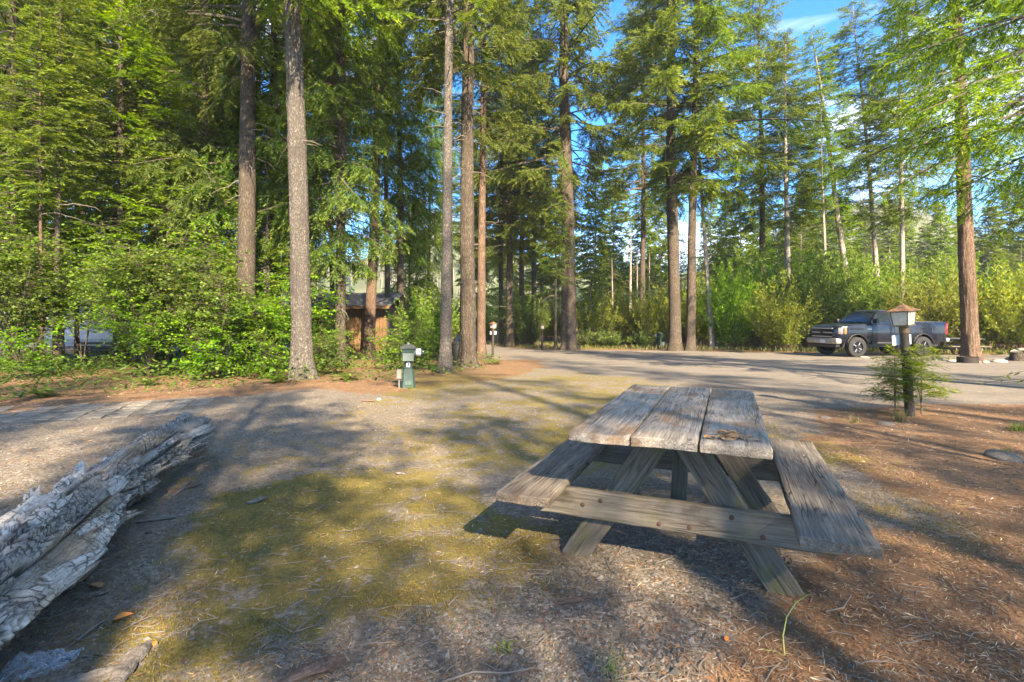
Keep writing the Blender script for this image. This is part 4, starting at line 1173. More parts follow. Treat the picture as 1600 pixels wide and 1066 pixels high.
AX = np.array([(-1.62, 0.45), (-2.10, 1.93), (-2.36, 2.63), (-2.72, 3.5), (-2.97, 4.4), (-3.02, 5.05)])
axl = np.concatenate([[0], np.cumsum(np.hypot(*np.diff(AX, axis=0).T))])
LOGL = axl[-1]
def axis_at(u):
    return np.interp(u, axl, AX[:, 0]), np.interp(u, axl, AX[:, 1])

def log_radius(u, th, full=True):
    c, s = np.cos(th), np.sin(th)
    R0 = 0.222 + 0.035 * (vnoise(np.stack([u * 1.3, 0 * u, 0 * u], -1), 5) - .5) * 2 + 0.03 * np.exp(-((u - LOGL + .1) / 0.35) ** 2)
    lay = fbm(np.stack([u * 0.9, c * 1.9, s * 1.9], -1), 71, 4, 0.55)
    q = lay * 9
    fl = np.floor(q); fr = q - fl
    ter = (fl + sstep(0.78, 1.0, fr)) / 9
    fib = vnoise(np.stack([u * 4, th * 19, 0 * u], -1), 72) - .5
    fib2 = vnoise(np.stack([u * 9, th * 46, 0 * u], -1), 73) - .5
    big = fbm(np.stack([u * 1.6, c * 1.2, s * 1.2], -1), 74, 3) - .5
    f1, f2, cid = worley(np.stack([u * 19 + fib * 1.4, th * 3.6, 0 * u + .5], -1), 75)
    blk = sstep(0.30, 0.44, vnoise(np.stack([u * 1.1, c, s], -1), 76))
    blk = blk * (1 - 0.85 * sstep(LOGL - 1.1, LOGL - 0.5, u))
    gap = (1 - sstep(0.02, 0.24, f2 - f1)) * blk
    r = R0 * (1 + 0.20 * big) + 0.15 * (ter - .5) + 0.020 * fib + 0.010 * fib2 + blk * (cid - .5) * 0.010 - gap * 0.018
    ph = (u + 0.10 * np.sin(th * 2 + 1) + 0.30 * vnoise(np.stack([c * 1.5, s * 1.5, 0 * u], -1), 90) + 0.10 * vnoise(np.stack([th * 14, 0 * u, 0 * u], -1), 91)) / 0.62
    tooth = ph - np.floor(ph)
    r = r + 0.048 * (tooth - 0.5) * sstep(0.35, 0.5, vnoise(np.stack([np.floor(ph) * 3.1, th * 0.9, 0 * u], -1), 92))
    vn = vnoise(np.stack([u * 1.5, th * 3.1 + 0.5 * np.sin(u * 2), 0 * u], -1), 95)
    crk = np.exp(-((vn - 0.5) / 0.045) ** 2) * (0.4 + vnoise(np.stack([u * 3, th * 2, 0 * u], -1), 96))
    r = r - 0.030 * crk
    gap = np.maximum(gap, crk.clip(0, 1))
    groove = np.exp(-((((th - 1.1 + 0.35 * np.sin(u * 1.7)) + np.pi) % (2 * np.pi) - np.pi) / 0.10) ** 2) * sstep(0.3, .6, vnoise(np.stack([u * 1.4, 0 * u, 0 * u], -1), 79))
    r = r - 0.02 * groove
    return r, ter, gap, lay

NU, NV = 540, 200
uu = np.linspace(0, 1, NU); tt = np.linspace(0, 2 * np.pi, NV, endpoint=False)
U, TH = np.meshgrid(uu, tt, indexing='ij')
endj = 0.16 * (vnoise(np.stack([TH * 4, 0 * TH, 0 * TH], -1), 80)) + 0.08 * vnoise(np.stack([TH * 17, 0 * TH, 0 * TH], -1), 81)
UM = U * (LOGL - endj)
r_, ter, gap, lay = log_radius(UM, TH)
lim = np.clip((LOGL - endj - UM) / 0.10, 0, 1)
r_ = r_ * (0.72 + 0.28 * np.sqrt(lim))
cx_, cy_ = axis_at(UM)
dxy = np.array([-0.30, 0.954])
side_ = np.array([0.954, 0.30])
zc = 0.185 + 0.045 * sstep(3.0, 4.6, UM)
off = r_ * np.cos(TH)
hz = r_ * np.sin(TH)
Z = zc + np.where(hz < 0, hz * 0.85, hz * 1.02)
X = cx_ + side_[0] * off; Y = cy_ + side_[1] * off
grey = np.array([0.38, 0.35, 0.31]); pale = np.array([0.58, 0.54, 0.485]); tan = np.array([0.40, 0.29, 0.185]); brown = np.array([0.17, 0.10, 0.062]); dark = np.array([0.12, 0.10, 0.09])
k1 = sstep(0.50, 0.62, fbm(np.stack([UM * 2.1, np.cos(TH) * 2, np.sin(TH) * 2], -1), 85, 4))[..., None]
k2 = sstep(0.52, 0.66, fbm(np.stack([UM * 1.4, np.cos(TH) * 2 + 5, np.sin(TH) * 2], -1), 86, 4))[..., None]
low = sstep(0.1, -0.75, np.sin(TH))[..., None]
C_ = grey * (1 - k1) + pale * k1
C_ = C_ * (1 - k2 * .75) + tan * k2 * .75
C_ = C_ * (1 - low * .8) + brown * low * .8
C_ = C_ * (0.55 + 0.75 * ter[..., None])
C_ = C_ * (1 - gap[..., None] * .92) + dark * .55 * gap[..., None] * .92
idx = np.arange(NU * NV).reshape(NU, NV)
F = np.stack([idx[:-1], np.roll(idx[:-1], -1, 1), np.roll(idx[1:], -1, 1), idx[1:]], -1).reshape(-1, 4)
V = np.stack([X, Y, Z], -1).reshape(-1, 3)
# closed far end
ce = V[idx[-1]].mean(0); V = np.concatenate([V, ce[None]])
endF = np.stack([idx[-1], np.roll(idx[-1], -1), np.full(NV, len(V) - 1)], 1)
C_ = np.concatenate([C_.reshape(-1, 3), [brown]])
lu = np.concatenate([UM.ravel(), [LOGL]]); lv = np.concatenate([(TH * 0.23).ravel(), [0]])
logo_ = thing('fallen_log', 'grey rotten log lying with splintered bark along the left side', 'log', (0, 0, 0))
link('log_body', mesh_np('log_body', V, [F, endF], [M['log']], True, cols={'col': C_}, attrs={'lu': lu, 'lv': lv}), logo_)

def slab(seed, L, W, th=0.014, tone=0.0):
    """torn sheet of wood along +x from 0 to L, jagged at the tip, curled"""
    r = np.random.default_rng(seed)
    n, m = 26, 9
    u = np.linspace(0, 1, n)[:, None]; v = np.linspace(-1, 1, m)[None]
    tip = 1 - 0.55 * vnoise(np.stack([v * 3.3 + seed, 0 * v, 0 * v], -1), seed)
    uu_ = u * tip
    w = W * 0.5 * (1 - 0.45 * u ** 1.6) * (1 + 0.25 * (vnoise(np.stack([u * 5, 0 * u, 0 * u], -1), seed + 1) - .5))
    x = L * uu_ + 0 * v; y = w * v
    z = 0.16 * W * (1 - v ** 2) + 0.02 * (vnoise(np.stack([u * 3 + 0 * v, v * 7 + 0 * u, 0 * u * v], -1), seed + 2) - .5) + 0.05 * L * uu_ ** 2
    top = np.stack([x, y, z + th * (1 - .7 * u) * .5 * (1 - .6 * v ** 2)], -1); bot = np.stack([x, y, z - th * (1 - .7 * u) * .5], -1)
    V = np.concatenate([top.reshape(-1, 3), bot.reshape(-1, 3)])
    i = np.arange(n * m).reshape(n, m); o = n * m
    Fa = np.stack([i[:-1, :-1], i[:-1, 1:], i[1:, 1:], i[1:, :-1]], -1).reshape(-1, 4)
    Fb = Fa[:, ::-1] + o
    rim = np.concatenate([i[0, :], i[1:, -1], i[-1, -2::-1], i[-2:0:-1, 0]])
    nx_ = np.roll(rim, -1)
    Fr = np.stack([rim, rim + o, nx_ + o, nx_], 1)
    f = vnoise(np.stack([u * 6 + 0 * v, v * 9 + 0 * u, 0 * u * v], -1), seed + 4).reshape(-1, 1)
    a = (grey * 1.1 if tone < .5 else tan) ; c = a * (1 - f) + (pale if tone < .5 else grey) * f
    return mesh_np('splinter', V, [Fa, Fb, Fr], [M['log']], False, cols={'col': np.concatenate([c, c * .7])}, attrs={'lu': np.concatenate([x.ravel() + seed, x.ravel() + seed]), 'lv': np.concatenate([y.ravel(), y.ravel()])})

SPL = [  # along the log, angle round it (0 right, 90 top, 180 left), length, width, heading along (+1 far / -1 near), lift, tone
    (1.55, 125, .44, .15, 1, 44, 0), (1.78, 150, .40, .15, 1, 30, 0), (2.35, 128, .38, .10, 1, 34, 0), (2.60, 142, .34, .09, 1, 24, 0),
    (3.10, 138, .42, .11, 1, 22, 0), (3.40, 128, .34, .10, 1, 16, 0), (2.30, 20, .36, .10, 1, 16, 0), (1.85, 5, .40, .11, 1, 18, 0),
    (2.9, 45, .34, .12, 1, 13, 0), (1.45, 70, .40, .14, 1, 14, 0), (2.5, 100, .3, .10, 1, 16, 0), (3.2, 75, .3, .10, 1, 14, 1), (1.3, 20, .36, .12, 1, 18, 0),
    (3.55, 10, .34, .09, 1, 16, 1), (3.95, -4, .34, .08, 1, 20, 1), (2.62, -2, .33, .07, 1, 24, 1), (2.05, 70, .34, .09, 1, 12, 0), (4.2, 30, .26, .08, 1, 16, 1),
]
for i, (u, a, L, W, hd, lift, tone) in enumerate(SPL):
    a = R_(a)
    cx, cyy = axis_at(np.array([u])); r0 = float(log_radius(np.array([u]), np.array([a]))[0][0])
    p = Vector((cx[0] + side_[0] * r0 * math.cos(a), cyy[0] + side_[1] * r0 * math.cos(a), 0.185 + r0 * math.sin(a) * (1.02 if math.sin(a) > 0 else .85)))
    nrm = Vector((side_[0] * math.cos(a), side_[1] * math.cos(a), math.sin(a)))
    xd = (Vector((dxy[0], dxy[1], 0)) * hd * math.cos(R_(lift)) + nrm * math.sin(R_(lift))).normalized()
    yd = nrm.cross(xd).normalized(); zd = xd.cross(yd)
    o = link('splinter', slab(200 + i, L * .85, W, .024, tone), logo_)
    o.matrix_local = Matrix.Translation(p - nrm * 0.012 - xd * L * 0.25) @ Matrix((xd, yd, zd)).transposed().to_4x4()

# ------------------------------------------------------------------ picnic table
def board_mesh(name, w, l, t, mat, seed, rough=0.0035, nu=44, bev=0.004):
    """board lying along +y from 0 to l, centred in x and z, with worn edges"""
    r = np.random.default_rng(seed)
    nw = 14
    xs = np.linspace(-w / 2 + bev, w / 2 - bev, nw)
    prof = [(x, t / 2) for x in xs] + [(w / 2, t / 2 - bev), (w / 2, 0), (w / 2, -t / 2 + bev)] + [(x, -t / 2) for x in xs[::-1]] + [(-w / 2, -t / 2 + bev), (-w / 2, 0), (-w / 2, t / 2 - bev)]
    prof = np.array(prof); m = len(prof)
    ys = np.concatenate([[0, 0.004], np.linspace(0.02, l - 0.02, nu), [l - 0.004, l]])
    Yg, K = np.meshgrid(ys, np.arange(m), indexing='ij')
    px_, pz = prof[K, 0], prof[K, 1]
    endf = np.clip(1 - np.minimum(Yg, l - Yg) / 0.004, 0, 1)
    px_ = px_ * (1 - 0.02 * endf); pz = pz * (1 - 0.12 * endf)
    q = np.stack([px_ * 55, Yg * 2.2, pz * 30 + seed * 3.1], -1)
    d = (fbm(q, seed, 3) - .5) * 2 * rough
    ex = np.abs(px_) > w / 2 - bev * 1.5
    chip = (vnoise(np.stack([px_ * 6, Yg * 9, pz * 6 + seed], -1), seed + 5) - .55).clip(0) * 0.009 * ex
    V = np.stack([px_ - np.sign(px_) * chip + 0 * d, Yg + endf * (vnoise(np.stack([px_ * 60, 0 * Yg + (Yg > l / 2), pz * 30], -1), seed + 6) - .5) * 0.008, pz + np.sign(pz) * (d - chip * 0.6)], -1)
    V[..., 2] += 0.002 * np.sin(Yg / l * 3 + seed) + 0.003 * (px_ / w * 2) ** 2 * ((seed % 3) - 1)
    idx = np.arange(len(ys) * m).reshape(len(ys), m)
    F = np.stack([idx[:-1], idx[1:], np.roll(idx[1:], -1, 1), np.roll(idx[:-1], -1, 1)], -1).reshape(-1, 4)
    me = mesh_np(name, V.reshape(-1, 3), [F, idx[:1], idx[-1:, ::-1]], [mat], True)
    me.set_sharp_from_angle(angle=R_(50))
    return me

def board(name, w, l, t, mat, parent, org, yd, xd, seed, **k):
    o = link(name, board_mesh(name, w, l, t, mat, seed, **k), parent)
    yd = Vector(yd).normalized(); xd = Vector(xd).normalized(); zd = xd.cross(yd)
    o.matrix_local = Matrix.Translation(Vector(org)) @ Matrix((xd, yd, zd)).transposed().to_4x4()
    return o

tab = thing('picnic_table', 'large weathered wooden picnic table standing on the needles in front', 'picnic table', (0.689, 2.359, -0.012), -0.396)
TW, TL, TZ, BT = 0.898, 1.896, 0.804, 0.046
bw = (TW - 0.014) / 3
for i in range(3):
    uc = -TW / 2 + bw / 2 + i * (bw + 0.007)
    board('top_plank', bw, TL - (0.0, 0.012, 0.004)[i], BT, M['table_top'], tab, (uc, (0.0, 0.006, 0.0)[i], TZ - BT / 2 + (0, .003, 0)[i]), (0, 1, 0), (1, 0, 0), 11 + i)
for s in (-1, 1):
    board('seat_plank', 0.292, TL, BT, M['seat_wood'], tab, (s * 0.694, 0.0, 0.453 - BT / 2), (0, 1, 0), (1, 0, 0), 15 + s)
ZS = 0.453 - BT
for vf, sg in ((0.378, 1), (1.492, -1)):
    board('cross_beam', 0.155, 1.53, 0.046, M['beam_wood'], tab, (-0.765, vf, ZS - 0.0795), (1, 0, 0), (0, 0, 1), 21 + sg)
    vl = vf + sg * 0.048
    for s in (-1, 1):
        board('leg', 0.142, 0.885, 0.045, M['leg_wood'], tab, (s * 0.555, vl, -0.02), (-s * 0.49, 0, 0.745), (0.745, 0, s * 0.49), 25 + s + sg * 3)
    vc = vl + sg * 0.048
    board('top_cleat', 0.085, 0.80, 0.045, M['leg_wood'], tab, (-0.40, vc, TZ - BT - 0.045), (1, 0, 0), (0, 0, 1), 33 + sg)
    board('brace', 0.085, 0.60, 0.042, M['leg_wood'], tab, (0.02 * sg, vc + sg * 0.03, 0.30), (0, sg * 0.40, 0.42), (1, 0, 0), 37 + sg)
def bolt_mesh():
    bm = bmesh.new()
    bm_lathe(bm, [(0.0125, 0), (0.0125, 0.003), (0.009, 0.008), (0.003, 0.0095)], 10)
    me = bpy.data.meshes.new('bolt'); bm.to_mesh(me); bm.free(); me.materials.append(M['rust'])
    return me
BM_ = bolt_mesh()
for u, z in ((-.47, .325), (-.37, .36), (.29, .365), (.43, .29), (-.06, .28), (.09, .285)):
    link('bolt', BM_, tab, (u, 0.3555, z), (R_(90), 0, 0))

Mt = Matrix.Translation(tab.location) @ Euler(tab.rotation_euler).to_matrix().to_4x4()
# dry leaves lying on the top
M['dry_leaf'] = simple('dry_leaf', (0.30, 0.165, 0.07), 0.7, var=0.35, scale=25)
M['orange_leaf'] = simple('orange_leaf', (0.60, 0.20, 0.035), 0.6, var=0.25, scale=25)
def leaf_mesh(seed, L=0.05, W=0.024, mat='dry_leaf'):
    r = np.random.default_rng(seed)
    n = 7
    s = np.linspace(0, 1, n)
    w = W * np.sin(np.pi * s ** 0.8) * 0.5 + 0.0008
    curl = r.uniform(0.15, 0.5)
    z = 0.25 * L * np.sin(s * 3 + r.uniform(0, 1)) * curl + .003
    V = np.concatenate([np.stack([L * s, w, z + w * curl], 1), np.stack([L * s, 0 * s, z], 1), np.stack([L * s, -w, z + w * curl * .7], 1)])
    i = np.arange(n - 1)
    F = np.concatenate([np.stack([i, i + 1, i + 1 + n, i + n], 1), np.stack([i + n, i + n + 1, i + 1 + 2 * n, i + 2 * n], 1)])
    return mesh_np('dry_leaf', V, F, [M[mat]], True)
LM = [leaf_mesh(s, .045 + .008 * (s % 3), .020 + .004 * (s % 2)) for s in range(5)]
rr = random.Random(3)
for i in range(30):
    u = rr.gauss(0.285, 0.055); v = rr.gauss(0.16, 0.040) + (u - .285) * 0.35
    p = Mt @ Vector((u, v, TZ + 0.004 + rr.uniform(0, .008)))
    o = link('dry_leaf', LM[i % 5], None, p, (rr.uniform(-.3, .3), rr.uniform(-.3, .3), rr.uniform(0, 6.3)))
    tag(o, 'curled brown leaf in the small heap on the table top', 'leaf', 'dry leaves on the table')
n = 1500
r = np.random.default_rng(9)
u = r.uniform(-.43, .43, n); v = r.uniform(0.02, TL - .02, n)
k = fbm(np.stack([u * 5, v * 4, 0 * u], -1), 4, 3) + 0.1 * (v > .8) > 0.56
u, v = u[k], v[k]; n = len(u)
cs, sn = math.cos(-.396), math.sin(-.396)
wx = u * cs - v * sn + tab.location.x; wy = u * sn + v * cs + tab.location.y
a = r.uniform(0, 6.28, n); dv = np.stack([np.cos(a), np.sin(a), 0 * a], 1); sv = np.stack([-np.sin(a), np.cos(a), r.normal(0, .3, n)], 1)
nc = np.array([(0.33, 0.17, 0.075), (0.22, 0.11, .05), (.4, .26, .14)])[r.integers(0, 3, n)]
me = mesh_np('table_litter', quads_from(np.stack([wx, wy, np.full(n, TZ - .012 + .0075)], 1), dv, sv, r.uniform(.012, .035, n), r.uniform(.0015, .004, n), .5), qf(n), [M['litter_v']], False, cols={'col': np.repeat(nc, 4, 0)})
tag(link('table_litter', me), 'fine needle crumbs scattered over the table top', kind='stuff')

# ------------------------------------------------------------------ lamp posts
M['post_wood'] = wood_mat('dark_post', [(0.3, (0.018, 0.015, 0.013)), (0.5, (0.045, 0.038, 0.033)), (0.72, (0.10, 0.085, 0.075))], 25)
M['copper'] = simple('aged_copper', (0.27, 0.145, 0.075), 0.55, 0.5, 0.3, 18)
M['lamp_frame'] = simple('brown_lamp_frame', (0.12, 0.075, 0.040), 0.5, 0.3, 0.2, 18)
M['lamp_glass'] = simple('cream_lamp_glass', (0.46, 0.41, 0.31), 0.45, 0.0, 0.12, 14)
M['white_plate'] = simple('white_plate', (0.72, 0.73, 0.72), 0.5, 0.0, 0.06, 10)

def lamp_post(label, loc, rz, lean, plate=True, group='lantern posts', H=1.28):
    t = thing('lamp_post', label, 'lamp post', loc, 0, group, ry=R_(lean))
    bm = bmesh.new(); bm_tube(bm, [(0, 0, -.1), (0, 0, .3), (0, 0, .8), (0, 0, H)], [.062, .058, .056, .053], 16)
    obj_bm('post', bm, M['post_wood'], t, True, 40)
    bm = bmesh.new(); bm_tube(bm, [(0, 0, H - .1), (0, 0, H + .01)], .062, 16); obj_bm('collar', bm, M['lamp_frame'], t, True, 40)
    def ring(zz, a): return [(a * x, a * y, zz) for x, y in ((-1, -1), (1, -1), (1, 1), (-1, 1))]
    head = empty('lantern', (0, 0, 0)); head.parent = t; head.rotation_euler = (0, 0, rz)
    z0, z1, a0, a1 = H, H + .215, .088, .107
    bm = bmesh.new(); bm_box(bm, (0, 0, z0 + .008), (.21, .21, .022), None, .004)
    pass
    obj_bm('tray', bm, M['lamp_frame'], head)
    obj_bm('top_frame', bm_box(bmesh.new(), (0, 0, z1 - .006), (.226, .226, .014)), M['lamp_frame'], head)
    for k in range(4):
        b0, b1 = ring(z0 + .02, a0), ring(z1 - .014, a1)
        p0, p1, q0, q1 = b0[k], b0[(k + 1) % 4], b1[k], b1[(k + 1) % 4]
        bm = bmesh.new()
        vs = [bm.verts.new(x) for x in (p0, p1, q1, q0)]
        f = bm.faces.new(vs); r = bmesh.ops.extrude_face_region(bm, geom=[f])
        n = f.normal if f.normal.length else Vector((0, 0, 1)); f.normal_update()
        bmesh.ops.translate(bm, vec=-f.normal * 0.004, verts=[v for v in r['geom'] if isinstance(v, bmesh.types.BMVert)])
        obj_bm('glass_pane', bm, M['lamp_glass'], head)
        bm = bmesh.new(); bm_tube(bm, [Vector(p0) * 1.0, Vector(q0) * 1.0], .0085, 4); 
        pm, qm = (Vector(p0) * .66 + Vector(p1) * .34), (Vector(q0) * .66 + Vector(q1) * .34)
        obj_bm('corner_bar', bm, M['lamp_frame'], head)
        nrm = Vector(((p0[0] + p1[0]), (p0[1] + p1[1]), 0)).normalized()
        for w in (.34, .66):
            a_ = Vector(p0) * (1 - w) + Vector(p1) * w; b_ = Vector(q0) * (1 - w) + Vector(q1) * w
            bm = bmesh.new(); bm_tube(bm, [a_ + nrm * .004, b_ + nrm * .004], .004, 4)
            if k in (0, 2): obj_bm('mullion', bm, M['lamp_frame'], head)
            else: bm.free()
    bm = bmesh.new()
    prof = [(.150, z1 - .004), (.152, z1 + .004), (.105, z1 + .030), (.060, z1 + .052), (.034, z1 + .080), (.020, z1 + .088), (.012, z1 + .105)]
    rings = [[bm.verts.new(c) for c in ring(zz, a)] for a, zz in prof]
    for i in range(len(rings) - 1):
        for k in range(4): bm.faces.new((rings[i][k], rings[i][(k + 1) % 4], rings[i + 1][(k + 1) % 4], rings[i + 1][k]))
    bm.faces.new(rings[0][::-1]); bm.faces.new(rings[-1])
    obj_bm('lantern_roof', bm, M['copper'], head)
    if plate:
        bm = bmesh.new(); bm_box(bm, (0.005, .066, H - .20), (.275, .012, .145), None, .004)
        obj_bm('number_plate', bm, M['white_plate'], t)
    return t

lp = G(1422, 648)
lp.z = float(gz(lp.x, lp.y)[0])
lamp_post('near lantern post with copper roof and white plate, beside the sapling', lp, R_(28), -4.0)
p = D(770, 23.5); lamp_post('small lantern post left of the road bend, beside the flared brown trunk', p, R_(40), 0.6)
p = D(847, 31.5); lamp_post('most distant lantern post, at the far edge of the road bend', p, R_(10), 0, False)

# ------------------------------------------------------------------ hookup pedestals
M['ped_green'] = simple('green_paint', (0.016, 0.040, 0.031), 0.45, 0.0, 0.16, 8)
M['ped_light'] = simple('faded_green_paint', (0.028, 0.060, 0.048), 0.5, 0.0, 0.12, 8)
M['ped_grey'] = simple('grey_box', (0.13, 0.13, 0.115), 0.6, 0.1, 0.12, 10)
M['ped_cap'] = simple('pedestal_cap', (0.075, 0.08, 0.066), 0.6, 0.1, 0.2, 12)
M['meter_white'] = simple('meter_collar', (0.50, 0.50, 0.49), 0.35)
def glass_mat(name, tint=(0.9, 0.95, 0.95), rough=0.05):
    t = NT(name)
    return t.done(t.n('MixShader', {0: t.n('Fresnel', {'IOR': 1.45}), 1: t.n('BsdfTransparent', {'Color': tint}), 2: t.n('BsdfGlossy', {'Roughness': rough})}))
M['clear'] = glass_mat('clear_dome')
M['black'] = simple('black_plastic', (0.012, 0.012, 0.013), 0.5, 0.0, 0.1)
def frustum(bm, z0, z1, a0, b0, a1, b1, oy0=0.0, oy1=0.0, ch=0.0):
    def ring(z, a, b, oy):
        if ch <= 0: return [(-a, -b + oy, z), (a, -b + oy, z), (a, b + oy, z), (-a, b + oy, z)]
        c = ch * a
        return [(-a + c, -b + oy, z), (a - c, -b + oy, z), (a, -b + c + oy, z), (a, b - c + oy, z), (a - c, b + oy, z), (-a + c, b + oy, z), (-a, b - c + oy, z), (-a, -b + c + oy, z)]
    A = [bm.verts.new(p) for p in ring(z0, a0, b0, oy0)]; B = [bm.verts.new(p) for p in ring(z1, a1, b1, oy1)]
    n = len(A)
    for k in range(n): bm.faces.new((A[k], A[(k + 1) % n], B[(k + 1) % n], B[k]))
    bm.faces.new(A[::-1]); bm.faces.new(B)
ped = thing('hookup_pedestal', 'green electric hookup pedestal with white meter at the wood edge', 'pedestal', (0, 0, 0))
bm = bmesh.new(); frustum(bm, -.05, .42, .155, .15, .112, .11, ch=.25); obj_bm('skirt', bm, M['ped_green'], ped)
bm = bmesh.new(); frustum(bm, .42, .575, .085, .085, .085, .085, ch=.2); obj_bm('neck', bm, M['ped_green'], ped)
bm = bmesh.new(); frustum(bm, .575, .66, .09, .09, .135, .125); frustum(bm, .661, .86, .135, .125, .135, .125); obj_bm('head_box', bm, M['ped_green'], ped)
bm = bmesh.new(); frustum(bm, .60, .765, .115, .02, .115, .008, -.165, -.134); obj_bm('hatch', bm, M['ped_light'], ped)
bm = bmesh.new(); frustum(bm, .861, .885, .17, .16, .175, .165); frustum(bm, .886, .955, .172, .162, .055, .05); frustum(bm, .9555, .99, .03, .03, .02, .02); obj_bm('cap', bm, M['ped_cap'], ped)
bm = bmesh.new(); bm_box(bm, (0, -.090, .515), (.075, .006, .105)); obj_bm('label_plate', bm, M['white_plate'], ped)
bm = bmesh.new(); bm_box(bm, (0.004, -.0945, .515), (.032, .003, .06)); obj_bm('label_print', bm, M['ped_light'], ped)
bm = bmesh.new(); bm_box(bm, (0.01, -.1575, .665), (.028, .006, .028), None, .003); obj_bm('latch', bm, M['meter_white'], ped)
bm = bmesh.new(); bm_box(bm, (0, -.1465, .12), (.15, .008, .10), Euler((R_(-5.2), 0, 0)), .003); obj_bm('lower_cover', bm, M['ped_light'], ped)
bm = bmesh.new(); bm_box(bm, (-.20, 0, .30), (.11, .10, .21), None, .01); obj_bm('outlet_box', bm, M['ped_grey'], ped)
bm = bmesh.new(); bm_tube(bm, [(-.20, 0, -.05), (-.20, 0, .20)], .022, 10); obj_bm('conduit', bm, M['ped_grey'], ped)
bm = bmesh.new(); bm_lathe(bm, [(.088, .135), (.088, .165), (.072, .17), (.072, .172)], 20, (0, 0, .775), 'x'); obj_bm('meter_base', bm, M['ped_grey'], ped, True, 40)
bm = bmesh.new(); bm_lathe(bm, [(.082, .173), (.085, .19), (.085, .275), (.06, .278)], 20, (0, 0, .775), 'x'); obj_bm('meter', bm, M['meter_white'], ped, True, 40)
bm = bmesh.new(); bm_lathe(bm, [(.078, .280), (.078, .38), (.070, .402), (.04, .408)], 20, (0, 0, .775), 'x'); obj_bm('glass_dome', bm, M['clear'], ped, True, 40)
bm = bmesh.new(); bm_lathe(bm, [(.048, .281), (.048, .286), (.02, .287)], 16, (0, 0, .775), 'x'); obj_bm('meter_face', bm, M['black'], ped, True, 40)
pp = G(638, 605); pp.z = float(gz(pp.x, pp.y)[0])
ped.location = pp; ped.rotation_euler = (0, 0, R_(10)); s_ = 70 * pp.y / 808 / 0.99; ped.scale = (s_, s_, s_)
p2_ = copy_tree(ped); p2_.location = D(1031, 33.5); p2_.rotation_euler = (0, 0, R_(150)); p2_.scale = (1.1, 1.1, 1.1)
p2_['label'] = 'far pale green hookup pedestal beyond the road, left of the two dark trunks'
for o in (ped, p2_): o['group'] = 'hookup pedestals'
# ------------------------------------------------------------------ pickup truck
def paint(name, color, rough=0.25, coat=1.0, metal=0.0):
    t = NT(name)
    n = t.noise(t.pos(), 3, 4)
    dust = t.rng(t.noise(t.pos(), 9, 5), 0.35, 0.75, 0.0, 0.2)
    c = t.mix(dust, color, tuple(x * 0.8 + 0.003 for x in color))
    return t.done(t.bsdf(color=c, rough=t.rng(n, .3, .7, rough, rough + .12), coat=coat * .5, coatr=0.06, spec=.3, metal=metal))
M['navy'] = paint('dark_navy_paint', (0.003, 0.004, 0.009))
M['bed_grey'] = paint('grey_bed_cover', (0.10, 0.097, 0.105), 0.4, 0.3)  # top of the bed: slightly lavender grey, lighter than the navy body
M['tint'] = simple('tinted_glass', (0.010, 0.014, 0.018), 0.06, 0.0, 0.05, spec=0.5)
M['chrome'] = simple('dull_chrome', (0.50, 0.50, 0.50), 0.28, 0.85, 0.08, 6)
M['bumper'] = simple('dusty_chrome', (0.36, 0.34, 0.32), 0.38, 0.7, 0.2, 6)
M['rubber'] = simple('tyre_rubber', (0.014, 0.0135, 0.0135), 0.85, 0.0, 0.2, 14, 0.3)
M['rim'] = simple('black_rim', (0.03, 0.03, 0.032), 0.35, 0.6)
M['rim_face'] = simple('milled_rim', (0.42, 0.42, 0.42), 0.3, 0.8)
M['lamp_clear'] = simple('headlight_glass', (0.22, 0.20, 0.18), 0.12, 0.3, 0.15, 20)
M['amber'] = simple('amber_lens', (0.30, 0.13, 0.04), 0.2)
M['red_lens'] = simple('red_lens', (0.50, 0.025, 0.02), 0.2)
M['plate_blue'] = simple('licence_plate', (0.50, 0.54, 0.60), 0.4)
trk = thing('pickup_truck', 'dark navy pickup truck parked beyond the road before green shrubs', 'pickup truck', D(1290, 23))
XA, XR, LEN = 4.72, 1.32, 5.68
ZB = 0.66
def top_z(x): return np.interp(x, [0, .05, 2.79, 2.80, 4.1, 4.9, 5.45, 5.62, 5.68], [1.56, 1.58, 1.58, 1.50, 1.52, 1.47, 1.40, 1.33, 1.25])
def half_w(x): return np.interp(x, [0, .06, .5, 3, 4.3, 5.2, 5.5, 5.62, 5.68], [.90, .95, .985, .985, .985, .97, .90, .80, .72])
def bot_z(x):
    z = np.full_like(x, ZB)
    for a in (XA, XR):
        d = np.abs(x - a); z = np.where(d < .56, np.maximum(z, .46 + np.sqrt(np.clip(.56 ** 2 - d ** 2, 0, None)) * 1.02), z)
    return np.where(x > 5.3, np.interp(x, [5.3, 5.68], [ZB, .80]), z)
xs = np.unique(np.concatenate([np.arange(0, LEN, .07), [LEN, 2.795, 2.805], XA + .56 * np.cos(np.linspace(0, np.pi, 21)), XR + .56 * np.cos(np.linspace(0, np.pi, 21))])); xs = xs[xs <= LEN]
zt_, zb_, hw = top_z(xs), bot_z(xs), half_w(xs)
rows = []
ks = np.linspace(0, 1, 9)
for sg in (1, -1):
    prof = []
    for k in ks:
        z = zb_ + (zt_ - .05 - zb_) * k
        y = hw * (1 - .045 * ((z - 1.12) / .5) ** 2 - .012 * np.exp(-((z - 1.22) / .04) ** 2))
        prof.append(np.stack([xs, sg * y, z], -1))
    prof.append(np.stack([xs, sg * (hw * .955), zt_ - .012], -1))
    prof.append(np.stack([xs, sg * (hw * .90), zt_], -1))
    prof.append(np.stack([xs, sg * hw * .45, zt_ + .018], -1))
    rows.append(prof)
allr = rows[0] + rows[1][::-1]
V = np.stack(allr, 1); n, m = V.shape[:2]
i = np.arange(n * m).reshape(n, m)
